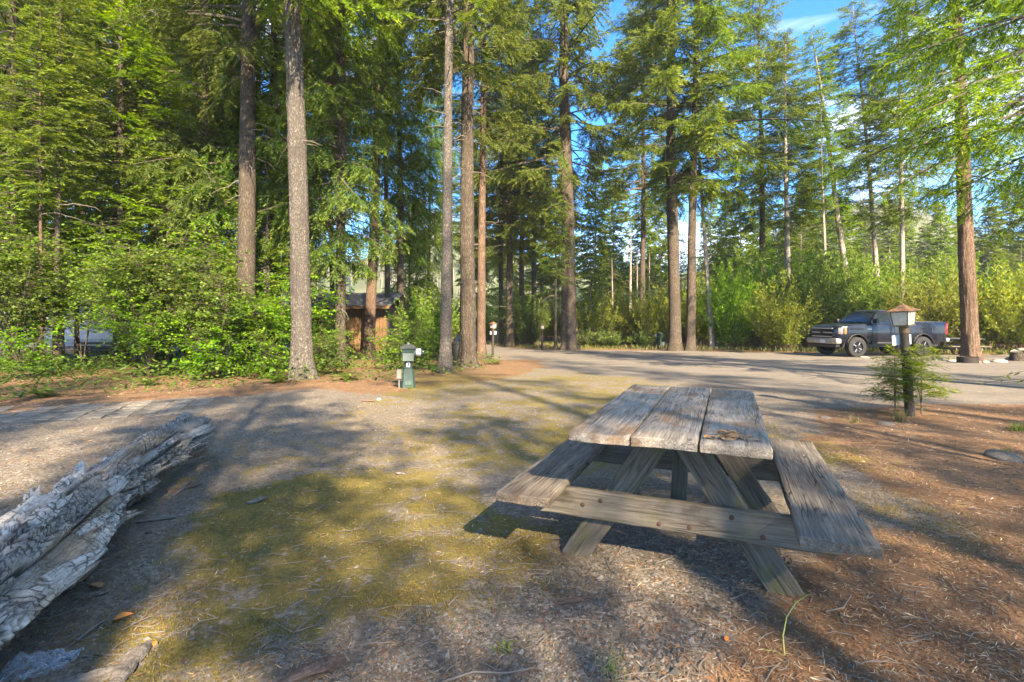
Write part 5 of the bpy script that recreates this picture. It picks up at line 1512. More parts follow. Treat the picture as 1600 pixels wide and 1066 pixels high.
F = np.stack([i[:-1, :-1], i[1:, :-1], i[1:, 1:], i[:-1, 1:]], -1).reshape(-1, 4)
cols_ = np.tile(np.arange(m - 1), n - 1); rows_ = np.repeat(np.arange(n - 1), m - 1)
mi = ((cols_ >= 10) & (cols_ <= 12) & (xs[rows_] < 2.79)).astype(int)
me = mesh_np('body', V.reshape(-1, 3), [F, i[:1], i[-1:, ::-1]], [M['navy'], M['bed_grey']], True, np.concatenate([mi, [0, 0]]))
me.set_sharp_from_angle(angle=R_(38))
link('body', me, trk)
# dark underbody between the wheels
bm = bmesh.new(); bm_box(bm, (2.8, 0, .62), (5.0, 1.5, .36)); obj_bm('chassis', bm, M['black'], trk)
# cab
def ringq(z, xf, xr, yf, yr): return [(xf, -yf, z), (xf, yf, z), (xr, yr, z), (xr, -yr, z)]
lv_ = [ringq(1.47, 4.20, 2.82, .93, .94), ringq(1.55, 4.08, 2.82, .92, .93), ringq(2.02, 3.50, 2.90, .76, .77), ringq(2.10, 3.36, 2.93, .72, .73), ringq(2.135, 3.2, 3.0, .60, .60)]
bm = bmesh.new()
R5 = [[bm.verts.new(p) for p in q] for q in lv_]
for a in range(4):
    for k in range(4): bm.faces.new((R5[a][k], R5[a][(k + 1) % 4], R5[a + 1][(k + 1) % 4], R5[a + 1][k]))
bm.faces.new(R5[-1]); bm.faces.new(R5[0][::-1])
bmesh.ops.bevel(bm, geom=[e for e in bm.edges if abs(e.verts[0].co.z - e.verts[1].co.z) > .04], offset=.03, segments=2, affect='EDGES')
obj_bm('cab', bm, M['navy'], trk, True, 30)
def pane(name, quad, mat, off, par=None, th=.006):
    q = [Vector(p) for p in quad]
    nrm = (q[1] - q[0]).cross(q[2] - q[0]).normalized()
    if nrm.dot((q[0] + q[2]) / 2 - Vector((3.4, 0, 1.4))) < 0: nrm = -nrm
    bm = bmesh.new()
    A = [bm.verts.new(p + nrm * off) for p in q]; B = [bm.verts.new(p + nrm * (off + th)) for p in q]
    bm.faces.new(A); bm.faces.new(B)
    for k in range(len(q)): bm.faces.new((A[k], A[(k + 1) % len(q)], B[(k + 1) % len(q)], B[k]))
    return obj_bm(name, bm, mat, par or trk)
def lerp3(a, b, t): return tuple(x * (1 - t) + y * t for x, y in zip(a, b))
def inset(q, l, r, b, t_):
    p0, p1, p2, p3 = q   # p0-p1 bottom, p3-p2 top
    B0, B1 = lerp3(p0, p1, l), lerp3(p0, p1, 1 - r); T0, T1 = lerp3(p3, p2, l), lerp3(p3, p2, 1 - r)
    return [lerp3(B0, T0, b), lerp3(B1, T1, b), lerp3(B1, T1, 1 - t_), lerp3(B0, T0, 1 - t_)]
a, b = lv_[1], lv_[2]
pane('windshield', inset((a[0], a[1], b[1], b[0]), .06, .06, .05, .03), M['tint'], .003)
pane('rear_window', inset((a[3], a[2], b[2], b[3]), .12, .12, .1, .1), M['tint'], .003)
for sg in (0, 1):
    q = ((a[1], a[2], b[2], b[1]) if sg else (a[0], a[3], b[3], b[0]))
    w_ = pane('side_window', inset(q, .14, .16, .06, .06), M['tint'], .003)
def side(y, pts, name, mat, off=.006):
    pass
def box(name, c, s, mat, bev=.01, par=None, rot=None):
    bm = bmesh.new(); bm_box(bm, c, s, rot, bev, 2); return obj_bm(name, bm, mat, par or trk, True, 35)
for sg in (1, -1):
    d = box('door', (3.42, sg * .983, 1.07), (1.14, .02, .78), M['navy'], .008)
    box('door_handle', (3.03, sg * 1.002, 1.30), (.16, .03, .04), M['navy'], .01, d)
    box('mirror', (3.93, sg * 1.12, 1.62), (.13, .24, .20), M['black'], .03)
    box('badge', (4.12, sg * .992, 1.26), (.24, .01, .035), M['chrome'], .003)
    box('headlight', (5.44, sg * .80, 1.18), (.20, .24, .30), M['lamp_clear'], .03, None, Euler((0, 0, sg * -.55)))
    box('marker_lamp', (5.30, sg * .935, 1.18), (.10, .05, .28), M['amber'], .015, None, Euler((0, 0, sg * -.3)))
    box('tail_light', (.045, sg * .90, 1.26), (.12, .12, .50), M['red_lens'], .03)
    box('rocker_trim', (3.0, sg * .95, .63), (2.0, .06, .10), M['black'], .02)
box('front_bumper', (5.60, 0, .72), (.30, 1.86, .26), M['bumper'], .07)
box('lower_valance', (5.55, 0, .52), (.22, 1.6, .16), M['black'], .04)
box('rear_bumper', (-.06, 0, .74), (.20, 1.86, .18), M['chrome'], .03)
gr = box('grille', (5.655, 0, 1.10), (.05, 1.26, .44), M['black'], .015)
for z in (1.29, 1.10, .92): box('grille_bar', (5.688, 0, z), (.03, 1.24, .045), M['chrome'], .01, gr)
em = bmesh.new(); bm_box(em, (5.71, 0, 1.10), (.014, .20, .035)); bm_box(em, (5.712, 0, 1.10), (.014, .085, .075)); obj_bm('emblem', em, M['black'], gr)
box('licence_plate', (5.762, .12, .70), (.012, .31, .155), M['plate_blue'], .003)
def wheel(x, y, sg):
    w = empty('wheel', (x, y, .455)); w.parent = trk
    bm = bmesh.new(); bm_lathe(bm, [(.27, -.13), (.40, -.145), (.445, -.12), (.455, -.06), (.455, .06), (.445, .12), (.40, .145), (.27, .13)], 40, (0, 0, 0), 'y', False)
    # tread blocks
    obj_bm('tyre', bm, M['rubber'], w, True, 40)
    for k in range(36):
        a = 2 * math.pi * k / 36
    bm = bmesh.new(); bm_lathe(bm, [(.272, sg * .10), (.27, sg * .135), (.255, sg * .14), (.245, sg * .09), (.10, sg * .05), (.09, sg * .11), (.03, sg * .12)], 32, (0, 0, 0), 'y', False)
    bm_lathe(bm, [(.06, sg * .119), (.055, sg * .14)], 16, (0, 0, 0), 'y'); obj_bm('rim', bm, M['rim'], w, True, 35)
    for k in range(8):
        a = 2 * math.pi * (k + .3) / 8
        bm = bmesh.new()
        bm_box(bm, (.165, sg * .118, 0), (.155, .02, .045 if k % 2 else .03), None, .004)
        bmesh.ops.rotate(bm, verts=bm.verts, matrix=Matrix.Rotation(a, 3, 'Y'))
        obj_bm('spoke', bm, M['rim_face'] if k % 2 else M['rim'], w)
for x in (XA, XR):
    for sg in (1, -1): wheel(x, sg * .86, sg)
# wheel arch trims
for x in (XA, XR):
    for sg in (1, -1):
        bm = bmesh.new(); bm_tube(bm, [(x + .56 * math.cos(a), sg * .985, .46 + .57 * math.sin(a)) for a in np.linspace(.3, math.pi - .3, 16)], .022, 6); obj_bm('arch_trim', bm, M['black'], trk, True)
PHI = R_(9)
trk.rotation_euler = (0, 0, math.pi + PHI)
fl = D(1313, 23.0)          # near front corner
cr_ = Matrix.Rotation(math.pi + PHI, 3, 'Z') @ Vector((5.55, .93, 0))
trk.location = Vector((fl.x - cr_.x, fl.y - cr_.y, float(ground_z(23.6))))

# ------------------------------------------------------------------ shed
M['siding'] = wood_mat('cedar_siding', [(0.3, (0.075, 0.039, 0.019)), (0.5, (0.155, 0.085, 0.042)), (0.72, (0.24, 0.14, 0.068))], 14, crack=0.4)
M['shed_roof'] = simple('grey_shed_roof', (0.20, 0.185, 0.175), 0.7, 0.2, 0.3, 5, .4)
M['teal'] = simple('teal_door', (0.055, 0.13, 0.13), 0.55, 0.0, 0.12)
M['dark_wood'] = simple('dark_trim', (0.05, 0.036, 0.026), 0.8, 0.0, 0.2, 10)
shed = thing('shed', 'small cedar board shed with grey roof hidden among the left trees', 'shed', D(548, 26.0), R_(-8))
SW_, SD_, SE = 3.9, 2.6, 2.42
bm = bmesh.new(); bm_box(bm, (0, SD_ / 2 + .03, SE / 2 - .1), (SW_ - .06, SD_, SE + .1)); obj_bm('wall', bm, M['dark_wood'], shed)
rr = random.Random(2); x = -SW_ / 2; BMs = [board_mesh('board', .172, SE + .05, .024, M['siding'], 50 + k, .002, 8, .004) for k in range(3)]
k = 0
while x < SW_ / 2 - .1:
    if not (-1.62 < x < -0.78):
        o = link('board', BMs[k % 3], shed)
        o.matrix_local = Matrix.Translation((x + .09, .006 + rr.uniform(0, .012), -.06)) @ Matrix(((1, 0, 0), (0, 0, -1), (0, 1, 0))).to_4x4()
    x += .192; k += 1
dr = obj_bm('door', bm_box(bmesh.new(), (-1.17, .0, .98), (.80, .05, 2.0), None, .006), M['teal'], shed)
obj_bm('handle', bm_box(bmesh.new(), (-.84, -.04, .95), (.03, .05, .12), None, .005), M['rust'], dr)
for xx in (-1.62, -.73): obj_bm('door_post', bm_box(bmesh.new(), (xx, -.01, 1.0), (.09, .07, 2.05)), M['siding'], shed)
bm = bmesh.new()
bm_prism(bm, [(-.55, SE - .08), (-.55, SE - .02), (SD_ / 2, SE + .72), (SD_ + .55, SE - .02), (SD_ + .55, SE - .08), (SD_ / 2, SE + .64)], -SW_ / 2 - .3, SW_ / 2 + .3, 'x')
rf = obj_bm('roof', bm, M['shed_roof'], shed)
obj_bm('fascia', bm_box(bmesh.new(), (0, -.575, SE - .07), (SW_ + .62, .03, .15)), M['siding'], rf)

# ------------------------------------------------------------------ travel trailer behind the thicket
M['rv_white'] = simple('trailer_white', (0.48, 0.48, 0.47), 0.4, 0.0, 0.1, 3)
M['rv_grey'] = simple('trailer_grey', (0.26, 0.27, 0.29), 0.4, 0.0, 0.1, 3)
rv = thing('travel_trailer', 'white camping trailer half hidden behind the left maple thicket', 'trailer', D(160, 21.5), R_(4))
bm = bmesh.new()
prof = [(-4.2, .55), (4.1, .55), (4.25, .9), (4.25, 2.5), (4.05, 2.85), (-3.6, 2.95), (-4.1, 2.7), (-4.5, 1.8), (-4.5, 1.0)]
vs = bm_prism(bm, prof, 0, 2.4, 'y')
bmesh.ops.bevel(bm, geom=bm.edges[:], offset=.05, segments=2, affect='EDGES')
obj_bm('body', bm, M['rv_white'], rv, True, 35)
for x, w in ((-2.9, 1.1), (-.9, 1.0), (2.7, 1.3)):
    f = obj_bm('window', bm_box(bmesh.new(), (x, -.008, 1.95), (w, .03, .62), None, .01), M['black'], rv)
    obj_bm('pane', bm_box(bmesh.new(), (x, -.026, 1.95), (w - .08, .012, .54)), M['tint'], f)
obj_bm('stripe', bm_box(bmesh.new(), (0, -.012, 1.32), (8.0, .012, .16)), M['rv_grey'], rv)
obj_bm('stripe', bm_box(bmesh.new(), (0, -.012, .72), (8.0, .012, .22)), M['rv_grey'], rv)
d = obj_bm('door', bm_box(bmesh.new(), (.9, -.015, 1.5), (.72, .03, 1.75), None, .01), M['rv_white'], rv)
obj_bm('handle', bm_box(bmesh.new(), (.62, -.045, 1.45), (.06, .03, .12)), M['black'], d)
bm = bmesh.new(); bm_tube(bm, [(-3.4, -.12, 2.78), (2.4, -.12, 2.78)], .09, 10); obj_bm('awning_roll', bm, M['rv_grey'], rv, True)
for x in (-3.3, 2.3):
    bm = bmesh.new(); bm_tube(bm, [(x, -.06, 2.78), (x, -.06, .8)], .025, 6); obj_bm('awning_arm', bm, M['rv_white'], rv)
for x in (-.2, .75):
    bm = bmesh.new(); bm_lathe(bm, [(.2, .02), (.34, 0), (.36, .06), (.36, .2), (.2, .22)], 24, (x, .05, .36), 'y'); obj_bm('wheel', bm, M['rubber'], rv, True, 40)

# ------------------------------------------------------------------ smaller things of the camp
bench = thing('bench', 'black slatted bench seen under the maple boughs before the trailer', 'bench', D(148, 16.6), R_(6))
for z, y, nm in ((.40, -.12, 'seat_slat'), (.40, 0, 'seat_slat'), (.40, .12, 'seat_slat'), (.55, .21, 'back_slat'), (.66, .23, 'back_slat'), (.77, .25, 'back_slat')):
    obj_bm(nm, bm_box(bmesh.new(), (0, y, z), (1.15, .09 if nm[0] == 's' else .025, .025 if nm[0] == 's' else .08), None, .006), M['black'], bench)
for x in (-.45, .45):
    bm = bmesh.new()
    bm_tube(bm, [(x, -.2, -.02), (x, -.12, .12), (x, -.16, .26), (x, -.1, .385)], .022, 6); bm_tube(bm, [(x, .2, -.02), (x, .12, .12), (x, .16, .3), (x, .235, .52), (x, .28, .82)], .022, 6)
    obj_bm('side_frame', bm, M['black'], bench, True)

bin_ = thing('trash_can', 'dark trash can standing between the two nearest middle trunks', 'trash can', D(716, 20.2))
bm = bmesh.new(); bm_tube(bm, [(0, 0, -.03), (0, 0, .30), (0, 0, .66)], [.21, .235, .26], 18); obj_bm('drum', bm, M['black'], bin_, True, 40)
bm = bmesh.new(); bm_lathe(bm, [(.28, .66), (.285, .70), (.22, .75), (.05, .78)], 18); obj_bm('lid', bm, M['black'], bin_, True, 40)

M['white_roof'] = simple('pale_metal_roof', (0.55, 0.57, 0.60), 0.5, .2)
M['red_wood'] = simple('red_brown_boards', (0.30, 0.10, 0.045), 0.8, 0, .2, 6)
ki = thing('kiosk', 'tiny red brown kiosk with pale roof right of the massive trunk', 'kiosk', D(909, 46))
obj_bm('cabinet', bm_box(bmesh.new(), (0, 0, 1.15), (.62, .4, .75), None, .01), M['red_wood'], ki)
for x in (-.25, .25): obj_bm('post', bm_box(bmesh.new(), (x, .02, .38), (.09, .09, .85)), M['dark_wood'], ki)
bm = bmesh.new(); bm_prism(bm, [(-.55, 1.50), (-.55, 1.55), (0, 1.85), (.55, 1.55), (.55, 1.50), (0, 1.79)], -.4, .4, 'y'); obj_bm('roof', bm, M['white_roof'], ki)

M['teal_roof'] = simple('teal_metal_roof', (0.035, 0.20, 0.17), 0.45, .2, .12)
pv = thing('pavilion', 'teal metal roof of a pavilion poking above the shrubs', 'pavilion', D(1165, 52), R_(18))
bm = bmesh.new(); frustum(bm, 3.35, 3.42, 1.75, 1.75, 1.78, 1.78); frustum(bm, 3.421, 4.75, 1.76, 1.76, .25, .25); obj_bm('roof', bm, M['teal_roof'], pv)
for x in (-1.4, 1.4):
    for y in (-1.4, 1.4): obj_bm('post', bm_box(bmesh.new(), (x, y, 1.65), (.16, .16, 3.39)), M['dark_wood'], pv)

t2 = copy_tree(tab); t2.location = D(1527, 25.5); t2.rotation_euler = (0, 0, R_(84)); t2.scale = (1.05, 1.0, 1.0)
t2['label'] = 'distant grey picnic table behind the reddish trunk and pickup tail'

st = thing('tree_stump', 'cut stump with slanted top at the right edge across the road', 'stump', G(1592, 564))
bm = bmesh.new(); bm_tube(bm, [(0, 0, -.1), (0, 0, .1), (0, 0, .42)], [.33, .28, .26], 16); 
for v in bm.verts:
    if v.co.z > .3: v.co.z += v.co.x * .35
obj_bm('wood', bm, M['bark_dark'], st, True, 40)
bm = bmesh.new(); vs = [bm.verts.new((.25 * math.cos(a), .25 * math.sin(a), .425 + .25 * math.cos(a) * .35)) for a in np.linspace(0, 6.283, 17)[:-1]]; bm.faces.new(vs); obj_bm('cut_face', bm, M['pale_stone'], st)

fr = thing('fire_ring', 'rusty steel fire ring at the foot of the reddish trunk', 'fire ring', G(1512, 567))
bm = bmesh.new(); bm_lathe(bm, [(.30, -.05), (.32, -.05), (.32, .22), (.30, .22), (.29, 0.0)], 20); obj_bm('band', bm, simple('burnt_steel', (0.03, .022, .018), .7, .4, .3), fr, True, 40)

def rock_mesh(seed, mat, sub=3):
    bm = bmesh.new(); bmesh.ops.create_icosphere(bm, subdivisions=sub, radius=1)
    P = np.array([v.co[:] for v in bm.verts])
    d = 1 + .55 * (fbm(P * 1.1 + seed * 7, seed, 3) - .5) + .14 * (vnoise(P * 4 + seed, seed + 1) - .5)
    for v, k in zip(bm.verts, d): v.co *= k
    me = bpy.data.meshes.new('rock'); bm.to_mesh(me); bm.free(); me.materials.append(M[mat])
    for p in me.polygons: p.use_smooth = True
    return me
RK = [rock_mesh(s, 'stone') for s in range(3)] + [rock_mesh(7 + s, 'pale_stone') for s in range(2)]
for px, py, k, s, lab in (
    (1566, 713, 0, (.18, .13, .06), 'low half buried rock with a grass sprig, right of the lantern post'),
    (1520, 567, 1, (.22, .2, .16), 'rounded grey rock leaning against the fire ring'),
    (1562, 566, 3, (.34, .24, .11), 'broad pale rock between the fire ring and the stump'),
    (1578, 563, 4, (.25, .2, .14), 'small pale rock close to the stump'),
    (1540, 567, 3, (.14, .12, .08), 'small pale rock right of the fire ring'),
    (1488, 565, 4, (.2, .15, .08), 'flat pale rock left of the fire ring'),
    (1465, 563, 3, (.25, .18, .10), 'pale rock under the pickup tail'),
    (1350, 559, 4, (.22, .14, .07), 'flat pale rock beside the pickup front wheel'),
    (1385, 712 - 50, 2, (.10, .07, .035), 'flat dark stone at the foot of the lantern post'),
    (592, 625, 4, (.05, .04, .03), 'small white stone on the needle strip left of the pedestal'),
    (750, 556, 4, (.12, .12, .26), 'upright pale stone at the foot of the tan sunlit trunk'),
    (1290, 652, 2, (.09, .06, .03), 'small dark stone on the needles left of the lantern post')):
    p = G(px, py); p = gp(p.x, p.y)
    tag(link('rock', RK[k], None, p, (0, 0, px), s), lab, 'rock', 'rocks around the clearing')

# fallen sticks and bark pieces that stand out
def chunk(seed, L, W, H, mat):
    n, m = 18, 12
    u = np.linspace(0, 1, n)[:, None]; a = np.linspace(0, 2 * np.pi, m, endpoint=False)[None]
    w = (np.sin(np.pi * (0.06 + .88 * u)) ** .45) * (.75 + .5 * vnoise(np.stack([u * 4, 0 * u, 0 * u + seed], -1), seed)) 
    j = 1 + .5 * (vnoise(np.stack([u * 9 + 0 * a, np.cos(a) * 1.6 + 0 * u, np.sin(a) * 1.6 + 0 * u], -1), seed + 1) - .5)
    V = np.stack([L * (u - .5) + 0 * a, W * .5 * w * j * np.cos(a) + .12 * W * np.sin(u * 5 + seed), H * .5 * w * j * np.sin(a) + H * .35], -1).reshape(-1, 3)
    i = np.arange(n * m).reshape(n, m)
    F = np.stack([i[:-1], np.roll(i[:-1], -1, 1), np.roll(i[1:], -1, 1), i[1:]], -1).reshape(-1, 4)
    return mesh_np('bark_piece', V, [F, i[:1, ::-1], i[-1:]], [M[mat]], False)
M['bark_chunk'] = wood_mat('old_bark', [(.3, (0.045, 0.036, 0.030)), (.5, (0.14, 0.118, 0.10)), (.72, (0.27, 0.24, 0.21))], 60, (.08, 1, 1), crack=.3)
M['red_chunk'] = wood_mat('red_old_bark', [(.3, (0.05, 0.03, 0.022)), (.5, (0.13, 0.080, 0.058)), (.72, (0.25, 0.175, 0.13))], 60, (.08, 1, 1), crack=.3)
for i, (px, py, L, W, H, rz, mat, lab) in enumerate((
    (203, 1035, .27, .075, .05, 98, 'bark_chunk', 'thick grey bark piece on the moss at the bottom edge'),
    (486, 1045, .26, .07, .045, 38, 'red_chunk', 'reddish rotten bark piece at the bottom edge on the gravel'),
    (897, 937, .19, .035, .022, 22, 'red_chunk', 'curled strip of bark in front of the left table leg'),
    (130, 1058, .20, .06, .05, 30, 'bark_chunk', 'broken wood chunk beside the plastic bag'),
    (402, 783, .16, .05, .035, 60, 'bark_chunk', 'broken bark piece lying between the log and the moss'),
    (290, 760, .26, .05, .03, 55, 'red_chunk', 'reddish bark strip fallen beside the log'),
    (245, 812, .22, .045, .03, 20, 'bark_chunk', 'grey bark strip fallen at the foot of the log'),
    (627, 740, .10, .035, .025, -15, 'bark_chunk', 'small stick chip in the middle of the clearing'),
    (305, 708, .25, .05, .04, 70, 'bark_chunk', 'grey bark slab beside the far end of the log'),
    (575, 628, .22, .06, .05, 10, 'red_chunk', 'short dark stick on the needle strip left of the pedestal'),
    (142, 926, .14, .04, .02, 25, 'bark_chunk', 'flat grey wood chip between the log and the moss'))):
    p = G(px, py); p = gp(p.x, p.y)
    tag(link('bark_piece', chunk(300 + i, L, W, H, mat), None, p, (0, 0, R_(rz)), (1, 1, 1)), lab, 'bark piece', 'bark pieces on the ground')
def stick(label, pts, r0):
    P_ = [G(*q) for q in pts]; P_ = [gp(p.x, p.y) + Vector((0, 0, .012 + .01 * (i % 2))) for i, p in enumerate(P_)]
    bm = bmesh.new(); bm_tube(bm, P_, [r0 * (1 - .6 * i / (len(P_) - 1)) for i in range(len(P_))], 5)
    tag(obj_bm('stick', bm, M['dead_twig'], None, True), label, 'stick', 'sticks on the ground')
stick('pale bent stick lying beside the far part of the log', [(270, 775), (285, 765), (297, 750), (300, 742)], .008)
stick('long thin root crossing the gravel at the bottom middle', [(690, 1064), (740, 1052), (790, 1050), (835, 1047)], .006)
stick('pale curved twig on the needles right of the table foot', [(1290, 955), (1318, 952), (1330, 930)], .005)
stick('thin curved twig under the front of the table', [(1024, 882), (1045, 876), (1058, 866)], .004)
stick('dark twig pointing at the orange leaf near the log', [(120, 995), (150, 975), (172, 958)], .006)
stick('pale straight twig on the moss between log and table', [(700, 945), (712, 935), (722, 925)], .004)
for px, py, L, rz, mat, lab in ((177, 963, .075, .6, 'orange_leaf', 'bright orange leaf on the moss beside the log'), (240, 1008, .035, 2, 'orange_leaf', 'small round orange leaf right of the bark piece'), (157, 918, .09, 2.6, 'dry_leaf', 'large pale tan leaf near the log'), (1134, 1000, .035, 1, 'orange_leaf', 'small yellow orange leaf in front of the right table leg')):
    p = G(px, py); p = gp(p.x, p.y) + Vector((0, 0, .008))
    tag(link('fallen_leaf', leaf_mesh(px, L, L * .5, mat), None, p, (.1, -.1, rz)), lab, 'leaf')

# crumpled clear plastic bag
n = 60
u, v = np.meshgrid(np.linspace(-1, 1, n), np.linspace(-1, 1, n), indexing='ij')
q = np.stack([u * 2.0, v * 2.0, 0 * u], -1)
rid = 1 - np.abs(2 * fbm(q * 1.6, 5, 3) - 1) ; rid2 = 1 - np.abs(2 * vnoise(q * 4, 9) - 1)
z = .050 * rid ** 2 * (1 - .6 * (u ** 2 + v ** 2) / 2) + .007 * rid2 + .035 * np.exp(-((u + .6) ** 2 + (v - .2) ** 2) * 5)
rad = 1 - .35 * vnoise(np.stack([np.arctan2(v, u) * 2, 0 * u, 0 * u], -1), 4)
X = .115 * u * rad + .02 * (fbm(q * 2, 6, 2) - .5); Y = .06 * v * rad + .03 * (fbm(q * 2, 7, 2) - .5) + .03 * u
i = np.arange(n * n).reshape(n, n)
F = np.stack([i[:-1, :-1], i[1:, :-1], i[1:, 1:], i[:-1, 1:]], -1).reshape(-1, 4)
tp = NT('clear_plastic')
M['plastic'] = tp.done(tp.n('MixShader', {0: tp.rng(tp.n('LayerWeight', {'Blend': .35}, out=1), 0, 1, .10, .6), 1: tp.n('BsdfTransparent', {'Color': (.93, .95, .97)}), 2: tp.bsdf(color=(.62, .66, .72), rough=.14, spec=.8)}))
p = G(62, 1040)
tag(link('plastic_bag', mesh_np('plastic_bag', np.stack([X, Y, z - .01], -1).reshape(-1, 3), F, [M['plastic']], True), None, gp(p.x, p.y), (0, 0, .25), (1.15, 1.3, 1.2)), 'crumpled clear plastic bag lying against the near end of the log', 'plastic bag')

# ------------------------------------------------------------------ small plants
SH['sap'] = layered_shrub('foliage', 51, 1.0, .62, 190, .040, 'needle', 2, .28, .0065)
SH['sap_b'] = layered_shrub('foliage', 52, 1.0, .62, 170, .042, 'willow', 2, .28, .0065)
for px, py, k, H, rs, lab in ((1399, 648, 'sap', .95, 1.15, 'left fir sapling beside the near lantern post'), (1440, 646, 'sap_b', 1.18, 1.25, 'right bluish fir sapling beside the near lantern post')):
    p = G(px, py); p = gp(p.x, p.y)
    root = thing('fir_sapling', lab, 'sapling', p, px, 'saplings at the lantern post', ry=R_(-5 if px < 1420 else 2))
    link('trunk', trunk_mesh('trunk', H * .9, .011, M['twig'], px, 6, 14, flare=.2), root)
    link('crown', SH[k][0], root, (0, 0, .12), (0, 0, 0), (rs, rs, H * .88))
    link('branch', SH[k][1], root, (0, 0, .12), (0, 0, 0), (rs, rs, H * .88))

def tuft(name, label, cat, loc, nbl, L, spread, mat='grass', w=.004, seed=0, group=None, dry=0.0):
    r = np.random.default_rng(seed)
    SV = []; Vs = []; Fs = []; o = 0
    for k in range(nbl):
        a = r.uniform(0, 6.28); l = L * r.uniform(.5, 1.1); ln = r.uniform(.1, spread)
        s = np.linspace(0, 1, 6)
        c = np.stack([np.cos(a) * (l * ln * s ** 1.8 + .01), np.sin(a) * (l * ln * s ** 1.8 + .01), l * (s - .45 * ln * s ** 2)], -1)
        c[:, :2] += r.normal(0, .02 * nbl ** .3 * .5, 2)
        sd = np.array([-math.sin(a), math.cos(a), 0]) * w * .5
        wd = (1 - s * .92)[:, None]
        Vs.append(np.concatenate([c + sd * wd, c - sd * wd])); i = np.arange(5)
        Fs.append(np.stack([i, i + 1, i + 7, i + 6], 1) + o); o += 12
        SV.append(np.full(12, np.clip(r.normal(.45 + dry, .2), 0, 1)))
    return tag(link(name, mesh_np(name, np.concatenate(Vs), np.concatenate(Fs), [M[mat]], False, attrs={'var': np.concatenate(SV)}), None, loc), label, cat, group)
def gl(px, py):
    p = G(px, py); return gp(p.x, p.y)
tuft('grass_tuft', 'dry straw coloured grass around the foot of the near lantern post', 'grass tuft', gl(1405, 655), 150, .24, 1.0, 'grass', .005, 1, None, .4)
tuft('grass_tuft', 'thin green grass tuft at the bottom edge in front of the table', 'grass tuft', gl(962, 1052), 26, .13, .7, 'green_low', .003, 2, None, .2)
tuft('grass_tuft', 'small green tuft on the low rock near the right edge', 'grass tuft', gl(1572, 714) + Vector((0, 0, .05)), 30, .10, .9, 'green_low', .005, 3, None, .3)
tuft('grass_tuft', 'dry tuft on the needles left of the lantern post', 'grass tuft', gl(1335, 660), 50, .16, 1.0, 'grass', .005, 4, None, .2)
tuft('grass_tuft', 'yellowish moss like tuft at the right edge by the road', 'grass tuft', gl(1592, 672), 140, .13, 1.1, 'green_low', .007, 5, None, .4)
tuft('grass_tuft', 'green tuft growing at the foot of the green pedestal', 'grass tuft', gl(640, 608), 30, .12, .9, 'green_low', .008, 6, None, .4)
tuft('weed', 'tiny light green weed on the gravel left of the table', 'weed', gl(790, 1008), 12, .055, 1.6, 'green_low', .011, 7, None, .4)
# lone arching grass stalk beside the table foot
c0 = gl(1226, 1018)
bm = bmesh.new()
tip = gl(1240, 960)
pts = [c0, c0 + Vector((.004, .02, .07)), c0 + Vector((.03, .04, .135)), c0 + Vector((.075, .05, .19)), c0 + Vector((.135, .05, .228))]
bm_tube(bm, pts, [.0026, .0026, .0024, .002, .0008], 5)
pts = [c0, c0 + Vector((-.03, .02, .008)), c0 + Vector((-.08, .03, .006))]
bm_tube(bm, pts, [.003, .003, .001], 4)
tag(obj_bm('grass_stalk', bm, simple('green_stalk', (.27, .30, .08), .6)), 'single arching grass stalk beside the right table foot', 'grass stalk')
# leafy shrub standing beyond the right edge, its twigs reach into view
root = thing('leafy_shrub', 'leafy shrub at the right edge, its twigs hanging over the road', 'shrub', gp(4.75, 4.3))
r = np.random.default_rng(77)
ps, pr, SB, SD, SS, SL, SV = [], [], [], [], [], [], []
for k in range(3):
    s = np.linspace(0, 1, 7); a = 2.1 * k
    p = np.stack([.3 * np.cos(a) * s ** 1.5, .3 * np.sin(a) * s ** 1.5, 2.9 * s * (1 - .1 * k)], -1); ps.append(p); pr.append(.018 * (1 - .8 * s))
targets = [(-.78, -.1, .86, -.05), (-.62, .25, .76, .0), (-.55, -.35, .70, -.1), (-.66, .1, 2.60, .12), (-.5, -.25, 2.75, .1), (-.72, -.55, .18, .05), (-.5, -.5, .34, .0), (-.35, .4, 1.0, 0), (.5, .2, 1.1, 0), (.4, -.4, 1.6, .1), (.3, .5, 2.0, .1), (-.2, .6, 2.3, .1), (.5, -.2, 2.4, .1), (.2, -.5, .6, .1)]
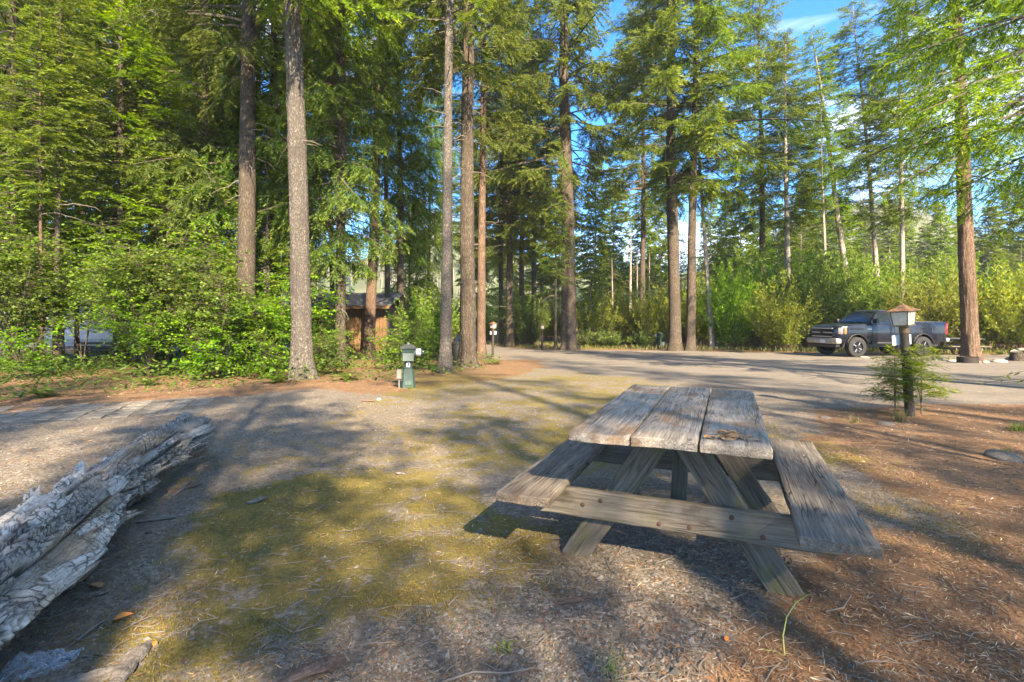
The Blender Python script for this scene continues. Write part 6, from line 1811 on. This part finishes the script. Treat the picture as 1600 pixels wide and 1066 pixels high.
for tx, ty, tz, lf in targets:
    s = np.linspace(0, 1, 7)[:, None]
    e = np.array([tx, ty, tz]); b = np.array([0, 0, max(.1, tz - .15)])
    p = b + (e - b) * s + np.array([0, 0, .12]) * np.sin(s * 3.1); ps.append(p); pr.append((.006 * (1 - .75 * s))[:, 0])
    for q in np.linspace(.3, 1.0, 20):
        c = np.array([np.interp(q, s[:, 0], p[:, j]) for j in range(3)])
        d = norm_((e - b) + r.normal(0, .45, 3) * np.linalg.norm(e - b)); d[2] -= .15
        SB.append(c); SD.append(norm_(d)); SS.append(norm_(np.cross(d, np.array([0, 0, 1.0]) + r.normal(0, .4, 3)))); SL.append(r.uniform(.035, .065)); SV.append(r.uniform(.4, .9))
n = len(SB); SL = np.array(SL)
link('foliage', mesh_np('foliage', quads_from(np.array(SB), np.array(SD), np.array(SS), SL, SL * .5, .5), qf(n), [M['maple']], False, attrs={'var': np.repeat(SV, 4)}), root)
V2, F2 = ribbon_tubes(np.array(ps), np.array(pr), 5)
link('stem', mesh_np('stem', V2, F2, [M['twig']], True), root)

# ------------------------------------------------------------------ paving stones of the left pad
M['paver'] = simple('concrete_paver', (0.17, 0.145, 0.115), 0.95, 0, .4, 7, .5)
pm = []
for s in range(4):
    bm = bmesh.new(); bm_box(bm, (0, 0, 0), (.275, .275, .05), None, .014, 2)
    for v in bm.verts: v.co += Vector(np.random.default_rng(s * 97 + v.index).normal(0, .003, 3))
    me = bpy.data.meshes.new('paver'); bm.to_mesh(me); bm.free(); me.materials.append(M['paver']); pm.append(me)
pad = tag(empty('paving', (-7.3, 7.55, 0), R_(24)), 'old square paving stones half covered by needles at the left', None, None, 'structure')
rr = random.Random(8)
for ix in range(-12, 9):
    for iy in range(-3, 3):
        if rr.random() < .06: continue
        lx, ly = ix * .295, iy * .295
        wx = pad.location.x + lx * math.cos(R_(24)) - ly * math.sin(R_(24)); wy = pad.location.y + lx * math.sin(R_(24)) + ly * math.cos(R_(24))
        if float(sd_poly(wx, wy, VEG_L)[0]) > -.75: continue
        link('paver', pm[rr.randrange(4)], pad, (lx, ly, float(gz(wx, wy)[0]) - .0185 + rr.uniform(-.005, .004)), (rr.uniform(-.01, .01), rr.uniform(-.01, .01), rr.uniform(-.02, .02)))

# ------------------------------------------------------------------ the air between
th = NT('summer_haze')
pv_ = th.n('VolumePrincipled', {'Color': (.93, .95, 1.0), 'Density': 0.0005, 'Anisotropy': .2})
th.t.links.new(pv_, th.out.inputs['Volume'])
bm = bmesh.new(); bm_box(bm, (0, 60, 35), (760, 760, 90))
hz_o = obj_bm('haze', bm, th.m); tag(hz_o, 'thin summer haze over the valley', kind='stuff')
